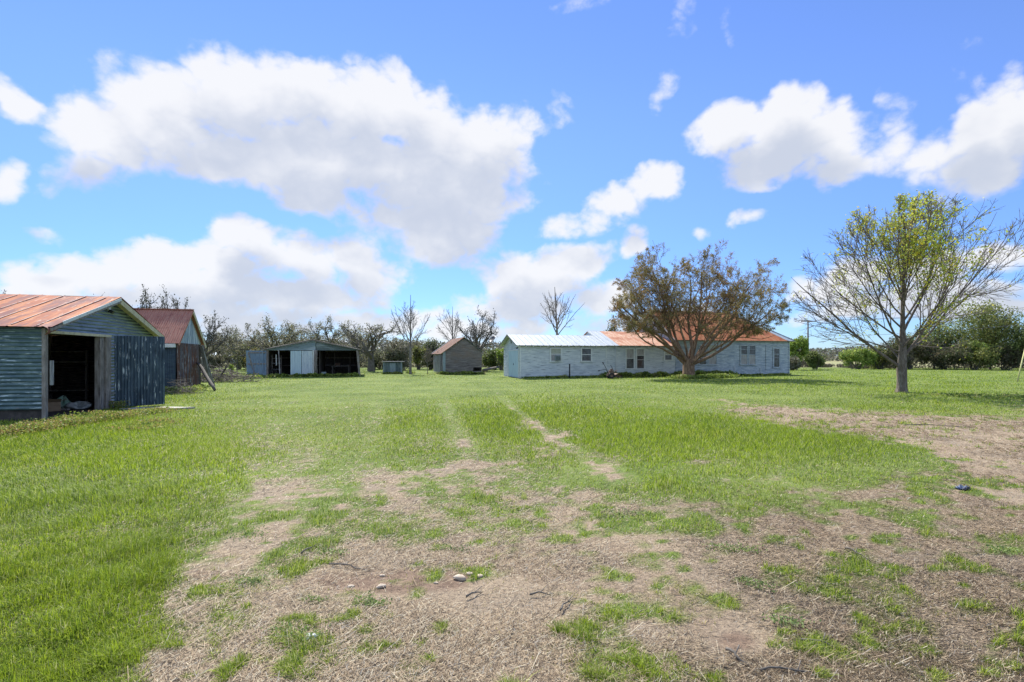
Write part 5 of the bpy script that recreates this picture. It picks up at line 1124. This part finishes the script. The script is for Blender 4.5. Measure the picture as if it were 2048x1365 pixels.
        s.build('sash', tr, wn); return wn, a, b, z0, z1
    wn, a, b, z0, z1 = win(1101, 1122, 698, 722, 'blind', 'curtain', .45)
    # box cooler in the first window
    MB().box(a + .34, a + .74, -.30, -.062, z0 + .03, z0 + .42).build('air_conditioner', M['hutch_pale'], wn, bevel=.01)
    m = MB()
    for i in range(7): m.box(a + .37, a + .71, -.312, -.302, z0 + .07 + i * .045, z0 + .09 + i * .045)
    m.build('grille', M['dark'], wn)
    win(1163, 1182, 698, 722, 'glass', 'glass', .48)
    win(1252, 1267.5, 699, 737, 'curtain', 'glass', .48); win(1273, 1288, 699, 737, 'curtain', 'glass', .32, bars=(.45,)); win(1329, 1343, 700, 720, 'blind', 'glass', .5)
    win(1398, 1412, 692, 729, 'glass', 'glass', .4, bars=(.35, .82), worn=True); win(1417, 1432, 691, 729, 'blind', 'curtain', .5, bars=(.8,), worn=True)
    win(1481, 1493.5, 692, 729, 'glass', 'curtain', .48, bars=(.35, .8), worn=True); win(1497.5, 1510, 692, 729, 'glass', 'curtain', .48, bars=(.35, .8), worn=True)
    win(1547, 1558, 698, 734, 'glass', 'glass', .3, bars=(.5,), worn=True, casing=.12)
    # boarded strip around the last window
    ta = t_at(1531); MB().box(ta, ta + .06, -.06, -.024, .4, 2.7).box(ta + .061, T3 - .1, -.06, -.024, 2.64, 2.70).build('trim_board', M['siding_worn'], S)
    # end wall: wide door, trim, vent
    def s_at(px):
        k = (px - 1024) / F; c, sn = math.cos(HA), math.sin(HA); return (k * HC[1] - HC[0]) / (-sn - k * c)
    s0, s1 = s_at(1038.2), s_at(1019); m = MB(); n = 6
    for i in range(n): w = (s1 - s0) / n; m.box(-.07, -.04, s0 + i * w + .005, s0 + (i + 1) * w - .005, .05, 2.14)
    d = m.build('door', M['door_blue_white'], S)
    MB().box(-.10, -.072, s0 + 1.2, s0 + 1.25, 1.0, 1.14).build('handle', M['dark'], d)
    MB().box(-.09, -.02, s0 - .10, s0 - .01, 0, 2.24).box(-.09, -.02, s1 + .01, s1 + .08, 0, 2.24).box(-.09, -.02, s0 - .009, s1 + .009, 2.15, 2.24).build('door_casing', M['trim'], S)
    MB().box(-.05, -.02, W1 / 2 - .14, W1 / 2 + .16, 2.78, 3.22).build('vent', M['fascia'], S)
    l = MB().box(-.12, -.02, -.02, .12, 2.34, 2.44).build('wall_lamp', M['trim'], S); MB().bar((-.14, .05, 2.38), (-.30, -.05, 2.33), .08, .08).build('lamp_head', M['black_metal'], l)
    # drain pipe, vent pipe stubs
    tp = t_at(1230.5); MB().tube([(tp, -.10, .0), (tp, -.10, 2.52)], .035, 8).build('drain_pipe', M['trim'], S, smooth=True)
    for px, h in ((1468, .9), (1520, .75)):
        tt = t_at(px); MB().tube([(tt, -.09, .0), (tt, -.09, h)], .025, 6).build('vent_pipe', M['trim'], S)
    # foundation strip in front
    MB().box(1.6, T1 - .6, -.06, -.022, .0, .20).box(T2 + .3, T3 - .3, -.055, -.022, .0, .16).build('skirt_board', M['siding_worn'], S)
house()
def Hp(t, s, z=0):
    c, sn = math.cos(HA), math.sin(HA); return (HC[0] + c * t - sn * s, HC[1] + sn * t + c * s, z)
# satellite dish behind the left eave
D = thing('satellite_dish', 'dark satellite dish on a bent arm at the back left eave of the white house', 'dish', Hp(-.9, 4.7, 2.45), 0)
MB().tube([(.55, 0, .0), (.1, 0, .15), (0, 0, .55)], .03, 8).build('arm', M['steel'], D, smooth=True)
m = MB(); vs = [(0, 0, 0)]; fs = []
for j in range(1, 5):
    for i in range(20): r = .1 * j; an = i * math.pi / 10; vs.append((r * math.cos(an) * .9, r * math.sin(an), (r * r) * .55))
for i in range(20): fs.append((0, 1 + i, 1 + (i + 1) % 20))
for j in range(3):
    for i in range(20): fs.append((1 + j * 20 + i, 1 + (j + 1) * 20 + i, 1 + (j + 1) * 20 + (i + 1) % 20, 1 + j * 20 + (i + 1) % 20))
o = m.add(vs, fs).build('reflector', M['black_metal'], D, smooth=True); o.location = (-.05, .0, .7); o.rotation_euler = (R(28), R(-42), 0)
sm = o.modifiers.new('solid', 'SOLIDIFY'); sm.thickness = .015
MB().bar((0, 0, .60), (-.35, .1, 1.0), .03, .03).build('feed_arm', M['steel'], D)
# post in front of the house
x, y, _ = Hp(t_at(1139, -.7), -.7)
pm = MB().tube([(0, 0, -.1), (0.01, 0, 1.12)], .055, 8).build('iron_post', M['black_metal'], smooth=True); pm.location = (x, y, 0); tag(pm, 'short dark iron post standing in the grass before the plain wall of the house', 'post')

# garden tiller
def tiller():
    x, y = X_at(1222, 38.6), 38.6; T = thing('garden_tiller', 'rusty old garden tiller with raised handlebars parked before the white house', 'tiller', (x, y, gz(x, y)), R(8))
    MB().box(-.16, .22, -.16, .16, .34, .62).build('engine', M['rust_iron'], T, bevel=.03)
    MB().tube([(.03, 0, .62), (.03, 0, .74)], [.13, .12], 12).build('engine_cowl', M['rust_iron'], T, smooth=True)
    MB().bar((-.30, 0, .26), (.48, 0, .26), .16, .12).build('gear_case', M['rust_iron'], T)
    MB().tube([(.30, -.02, .52), (.42, -.06, .60), (.50, -.06, .60)], .04, 8).build('muffler', M['rust_iron'], T, smooth=True)
    for sy in (-.26, .26):
        w = MB(); w.tube([(-.05, sy - .06, .22), (-.05, sy + .06, .22)], [.22, .22], 18); wh = w.build('wheel', M['rubber'], T, smooth=False)
        MB().tube([(-.05, sy - .065, .22), (-.05, sy + .065, .22)], .10, 12).build('hub', M['rust_iron'], wh)
    h = MB(); n = 8; vs = []; fs = []
    for i in range(n):
        a = math.pi * i / (n - 1); vs += [(.48 - .30 * math.cos(a), -.34, .10 + .30 * math.sin(a)), (.48 - .30 * math.cos(a), .34, .10 + .30 * math.sin(a))]
    for i in range(n - 1): fs.append((2 * i, 2 * i + 1, 2 * i + 3, 2 * i + 2))
    h.add(vs, fs).build('tine_cover', M['rust_iron'], T, smooth=True)
    for k in range(3):
        m = MB()
        for q in range(4): a = q * math.pi / 2 + k * .4; m.bar((.48, -.24 + k * .24, .16), (.48 + .20 * math.cos(a), -.24 + k * .24, .16 + .15 * math.sin(a)), .03, .05)
        m.build('tine', M['rust_iron'], T)
    m = MB()
    m.tube([(-.25, -.08, .40), (-.50, -.20, .72), (-.98, -.26, .62)], .02, 6); m.tube([(-.20, .08, .45), (-.36, .2, .86), (-.52, .26, 1.16)], .02, 6)
    m.build('handlebar', M['black_metal'], T)
    MB().tube([(-.96, -.26, .62), (-1.10, -.27, .60)], .04, 8).tube([(-.51, .26, 1.14), (-.57, .27, 1.24)], .045, 8).build('grip', M['rubber'], T)
    MB().tube([(.25, .05, .5), (.10, .12, .86), (.02, .15, 1.02)], .022, 6).build('lever', M['black_metal'], T)
tiller()

# weeds along the foot of the house and rank patch by the tin shed
def weeds(name, label, spots, seed, pal, size, h0, cat='weeds', stemfrac=.12):
    rg = np.random.default_rng(seed); P = []
    for (x0, y0, x1, y1, w, h, n) in spots:
        t = rg.random(n); sx = x0 + (x1 - x0) * t + rg.normal(0, w, n); sy = y0 + (y1 - y0) * t + rg.normal(0, w * .6, n)
        hh = h * (.25 + 1.1 * fbm(sx * 1.7, sy * 1.7, 3, seed)) ; P.append(np.stack([sx, sy, ground_z(sx, sy) + hh * rg.random(n) ** .8], 1))
    P = np.concatenate(P); n = len(P); P = P[~foot(P[:, 0], P[:, 1], -.02)]; n = len(P)
    u = norm(rg.normal(0, 1, (n, 3))); v = norm(np.cross(u, rg.normal(0, 1, (n, 3)))); s = size * rg.uniform(.5, 1.4, (n, 1)); s = s * np.clip(P[:, 1:2] / 22, .75, 2.2)
    V = np.stack([P - u * s, P + v * s * .6, P + u * s, P - v * s * .6], 1).reshape(-1, 3); pal = np.array(pal)
    ci = np.clip(((rg.random(n) * .6 + fbm(P[:, 0] * 2, P[:, 1] * 2, 2, seed + 1) * .9 - .25) * len(pal)).astype(int), 0, len(pal) - 1)
    C = np.repeat((pal[ci] * rg.uniform(.7, 1.2, (n, 1)))[:, None, :], 4, 1).reshape(-1, 3); b = np.arange(n) * 4
    tag(np_mesh(name, V, [np.stack([b, b + 1, b + 2, b + 3], 1)], M['leaf'], colors=C), label, cat, kind='stuff')
def g2(a, b, w, h, n): p, q = G(*a), G(*b); return (p[0], p[1], q[0], q[1], w, h, n)
weeds('bramble_patch', 'brambles and weeds creeping along the open front of the tin shed', [g2((-60, 878), (60, 862), .25, .22, 2600), g2((40, 864), (150, 850), .22, .26, 3600), g2((150, 848), (240, 836), .3, .24, 4200), g2((210, 838), (330, 822), .3, .18, 3600), g2((190, 818), (250, 818), .12, .42, 900), g2((250, 862), (330, 842), .3, .12, 1600)], 5,
      [(.10, .15, .035), (.18, .25, .045), (.28, .36, .06), (.36, .34, .08), (.36, .24, .11), (.26, .34, .08)], .032, .3)
weeds('rank_weeds', 'rank weeds growing along the foot of the sheds and the white house', [(*Hp(.2, -.3)[:2], *Hp(7, -.3)[:2], .12, .16, 1300), (*Hp(7, -.35)[:2], *Hp(14, -.4)[:2], .25, .38, 3200), (*Hp(14, -.5)[:2], *Hp(19, -.8)[:2], .4, .45, 3500), (*Hp(19, -.3)[:2], *Hp(26, -.3)[:2], .12, .16, 1500),
      (cx - 3.6, cy, cx + 0, cy, .01, .01, 10), (12.6, 38.6, 17.0, 40.2, .5, .32, 3200), (-20.2, 41.2, -13.0, 43.3, .12, .28, 3000), (*G(352, 785), *G(402, 780), .2, .3, 1200), (-16.6, 24.6, -15.2, 24.6, .3, .35, 900), (BC[0] - .2, BC[1] - .3, BC[0] + 3.8, BC[1] + .8, .12, .25, 1500), (X_at(765, 49.3), 49.4, X_at(803, 49.3), 49.4, .1, .2, 500), (X_at(480, 40), 40, X_at(400, 38), 38, 1.2, .4, 3500),
      (*G(1880, 790), *G(2100, 800), .8, .14, 2500), (*G(820, 747), *G(822, 747), .2, .2, 200)], 9,
      [(.10, .14, .035), (.16, .24, .045), (.26, .34, .06), (.34, .38, .09), (.36, .34, .15)], .04, .3)
weeds('broadleaf_weeds', 'small dark leafy weeds dotted over the bare soil and straw in the foreground', [g2((725, 1205), (760, 1215), .05, .05, 260), g2((622, 1200), (640, 1205), .04, .04, 130), g2((480, 1165), (520, 1170), .06, .04, 200), g2((650, 1105), (690, 1112), .06, .05, 160), g2((1425, 1100), (1510, 1104), .08, .07, 330), g2((1560, 1245), (1600, 1255), .05, .05, 220), g2((1490, 1165), (1530, 1185), .06, .06, 200), g2((560, 1260), (610, 1290), .08, .05, 240), g2((1985, 1108), (2020, 1116), .08, .05, 260), g2((470, 1060), (520, 1080), .12, .06, 240), g2((900, 1100), (930, 1104), .06, .04, 120), g2((1240, 1030), (1290, 1034), .12, .05, 240)], 21, [(.14, .21, .07), (.21, .29, .09), (.28, .35, .13), (.18, .26, .06)], .013, .3)

# flat pale concrete slab pieces near the open tin door
cxs, cys = G(305, 818); 
o = MB().prism([(-.9, -.25, 0), (-.2, -.42, 0), (.8, -.12, 0), (1.25, .25, 0), (.3, .38, 0), (-.6, .2, 0)], (0, 0, .05)).build('concrete_slab', M['slab']); o.location = (cxs, cys, gz(cxs, cys) - .005); tag(o, 'broken pale concrete slab in the grass by the foot of the open tin door', 'slab')
# dirt spill on the doorway side
# stones, rag, litter, twigs
def stone(px, py, w, lab, seed):
    rg = np.random.default_rng(seed); x, y = G(px, py); s = w / F * y / 2; nu, nv = 10, 6; V = []
    for j in range(nv):
        ph = math.pi * j / (nv - 1)
        for i in range(nu): th = 2 * math.pi * i / nu; k = 1 + .22 * math.sin(th * 2 + seed) + .1 * math.cos(th * 3 + seed); V.append((s * k * math.sin(ph) * math.cos(th), s * .75 * k * math.sin(ph) * math.sin(th), s * .42 * math.cos(ph)))
    V = np.array(V) + rg.normal(0, s * .035, (len(V), 3)); f = [(j * nu + i, (j + 1) * nu + i, (j + 1) * nu + (i + 1) % nu, j * nu + (i + 1) % nu) for j in range(nv - 1) for i in range(nu)]
    o = np_mesh('stone', V, [np.array(f)], M['stone'], smooth=False); o.location = (x, y, gz(x, y) + s * .2); tag(o, lab, 'stone', 'pale stones on the bare soil')
for i, (px, py, w, lab) in enumerate(((920, 1160, 26, 'widest flat pale stone of the small cluster on the bare soil'), (940, 1151, 16, 'pale stone touching the far side of the widest flat stone'), (960, 1157, 15, 'pale pinkish stone at the right end of the small cluster'), (762, 1177, 19, 'pale stone lying alone left of the cluster, above the dark leafy weed'), (702, 1174, 13, 'narrow upright pale stone left of the lone stone'), (765, 1152, 11, 'small pale stone straight behind the lone stone'), (872, 1167, 10, 'tiny flat stone just left of the widest flat stone'), (933, 1136, 8, 'tiny stone farthest back behind the cluster'))): stone(px, py, w, lab, i + 3)
def crumple(name, lab, cat, px, py, w, h, mt, seed):
    rg = np.random.default_rng(seed); x, y = G(px, py); s = w / F * y / 2; n = 12; xs = np.linspace(-1, 1, n); XX, YY = np.meshgrid(xs, xs); ZZ = (fbm(XX * 2.2 + seed, YY * 2.2, 3, seed) - .25) * h * np.clip(1.3 - XX ** 2 - YY ** 2, 0, 1)
    V = np.stack([XX.ravel() * s + rg.normal(0, s * .07, n * n), YY.ravel() * s * .8 + rg.normal(0, s * .07, n * n), ZZ.ravel() + rg.random(n * n) * h * .25], 1); i = (np.arange(n - 1)[:, None] * n + np.arange(n - 1)[None]).ravel()
    keep = (np.hypot(XX, YY) < 1.15).ravel()[i]; f = np.stack([i, i + 1, i + n + 1, i + n], 1)[keep]
    o = np_mesh(name, V, [f], mt); o.location = (x, y, gz(x, y)); tag(o, lab, cat)
crumple('rag', 'crumpled dark blue rag lying on the dry straw at the right', 'rag', 1926, 984, 26, .10, M['rag'], 3)
crumple('plastic_litter', 'crumpled scrap of white plastic half hidden in a grass tuft near the bottom edge', 'litter', 622, 1278, 26, .045, M['litter'], 8)
def twig(px, py, px2, py2, r, lab, seed):
    rg = random.Random(seed); a, b = G(px, py), G(px2, py2); m = MB(); pts = []
    for k in range(7):
        t = k / 6; x = a[0] + (b[0] - a[0]) * t + rg.uniform(-.012, .012); y = a[1] + (b[1] - a[1]) * t + rg.uniform(-.012, .012); pts.append((x, y, gz(x, y) + .018 + .012 * math.sin(t * 5)))
    m.tube(pts, [r * (1 - .6 * k / 6) for k in range(7)], 6); m.tube([pts[3], (pts[3][0] + .05, pts[3][1] + .06, pts[3][2] + .02)], r * .4, 4)
    tag(m.build('twig', M['bark_dark'], smooth=True), lab, 'twig', 'fallen twigs on the straw')
for i, (a, b, c, d, r, lab) in enumerate(((600, 1112, 640, 1090, .008, 'dark forked twig at the edge of the bare soil, left of the stones'), (660, 1133, 740, 1143, .007, 'thin curved twig just behind the stones'), (930, 1202, 965, 1186, .008, 'short dark twig in front of the stone cluster'), (1455, 1310, 1497, 1342, .010, 'dark stick pointing down right, by the dug brown patch near the bottom'), (1600, 1285, 1690, 1304, .008, 'long dark twig in the grassy strip at the lower right'), (1690, 1105, 1740, 1128, .007, 'pale straight twig right of the centre on the straw'), (1118, 1228, 1150, 1200, .007, 'slanting twig between the middle grass tufts'), (1060, 1195, 1108, 1192, .007, 'level twig behind the middle grass tufts'), (1812, 852, 1945, 856, .012, 'long thin branch lying on the brown track at the right'), (1520, 1352, 1660, 1352, .007, 'twig lying level along the bottom edge'), (270+40, 896, 350, 882, .008, 'curved twig lying in the green grass in front of the tin shed'))): twig(a, b, c, d, r, lab, i)

# ------------------------------------------------------------------ fences, poles, far house
def fence(name, label, x0, y0, x1, y1, step, h=1.15):
    Fn = thing(name, label, 'fence', (x0, y0, 0), math.atan2(y1 - y0, x1 - x0)); L_ = math.hypot(x1 - x0, y1 - y0); k = 0.0; rr = random.Random(3)
    while k <= L_ + .01:
        MB().tube([(k, 0, -.1), (k + rr.uniform(-.05, .05), rr.uniform(-.04, .04), h + rr.uniform(-.05, .1))], [.06, .05], 6).build('post', M['pole_wood'], Fn); k += step
    w = MB()
    for z in (.2, .42, .64, .86, 1.06): w.bar((0, .055, z), (L_, .055, z), .014, .014)
    w.build('wire', M['wire'], Fn)
fence('wire_fence', 'wire fence on wooden posts running behind the sheds in front of the far brush', -48, 73, -3, 72, 3.75)
fence('wire_fence', 'wire fence with dark posts crossing the gap in the brush right of the house', 30, 71.5, 60, 71.5, 6.0)
def pole(px, Y, top, label, rz=0.0, x=None):
    x = X_at(px, Y) if x is None else x; h = Z_at(top, Y); P = thing('utility_pole', label, 'utility pole', (x, Y, 0), rz); MB().tube([(0, 0, -.3), (0, 0, h)], [.16, .10], 10).build('pole', M['pole_wood'], P, smooth=True)
    MB().box(-1.2, 1.2, -.17, -.11, h - .28, h - .16).build('crossarm', M['pole_wood'], P); m = MB()
    for dx in (-1.1, 1.1): m.tube([(dx, -.14, h - .158), (dx, -.14, h - .02)], .05, 6)
    m.build('insulator', M['trim'], P); return x, Y, h
p1 = pole(1616, 84, 641, 'slender wooden utility pole rising beyond the right end of the house')
p2 = pole(0, 52, 560, 'wooden utility pole just outside the right edge', x=62.0)
for (z1, z2, dx, lab) in ((p1[2] - .02, 7.6, -1.1, 'upper power line sagging from the slender pole to the right'), (p1[2] - .02, 7.6, 1.1, 'second power line sagging beside the upper one'), (p1[2] - 2.6, 6.0, 0, 'lower power line crossing behind the budding tree')):
    pts = []
    for k in range(21):
        t = k / 20; pts.append((p1[0] + dx + (62 - p1[0]) * t, 84 - .14 + (52 - 84) * t, z1 + (z2 - z1) * t - 1.0 * 4 * t * (1 - t) * .6))
    tag(MB().tube(pts, .022, 5).build('power_line', M['wire']), lab, 'power line', 'power lines')
gx, gy = G(2034, 765); gt = thing('guy_guard', 'yellow green guy wire guard slanting up at the right edge of the grass', 'guy guard', (gx, gy, 0)); MB().tube([(0, 0, -.05), (1.55, 1.0, 2.3)], .04, 8).build('guard_tube', M['guard'], gt, smooth=True); MB().tube([(1.5, .97, 2.22), (62 - gx - .3, 52 - gy, 7.0)], .012, 5).build('guy_wire', M['wire'], gt)
# far pale house seen between the oaks
fx, fy = X_at(447, 128), 128; FH = thing('far_house', 'far off low pale house glimpsed between the oaks at the left', 'house', (fx, fy, 0), R(5))
MB().box(-4.5, 4.5, 0, 6, 0, 1.5).build('wall', M['siding_worn'], FH); MB().prism([(-5, -.4, 1.5), (-5, 3, 2.6), (-5, 6.4, 1.5)], (10, 0, 0)).build('roof', M['pale_tin'], FH); MB().box(-4.2, -2.0, -.05, -.005, .3, 1.3).build('window', M['stone'], FH); MB().box(.5, 1.6, -.05, -.005, .0, 1.3).build('door', M['dark_wood'], FH)
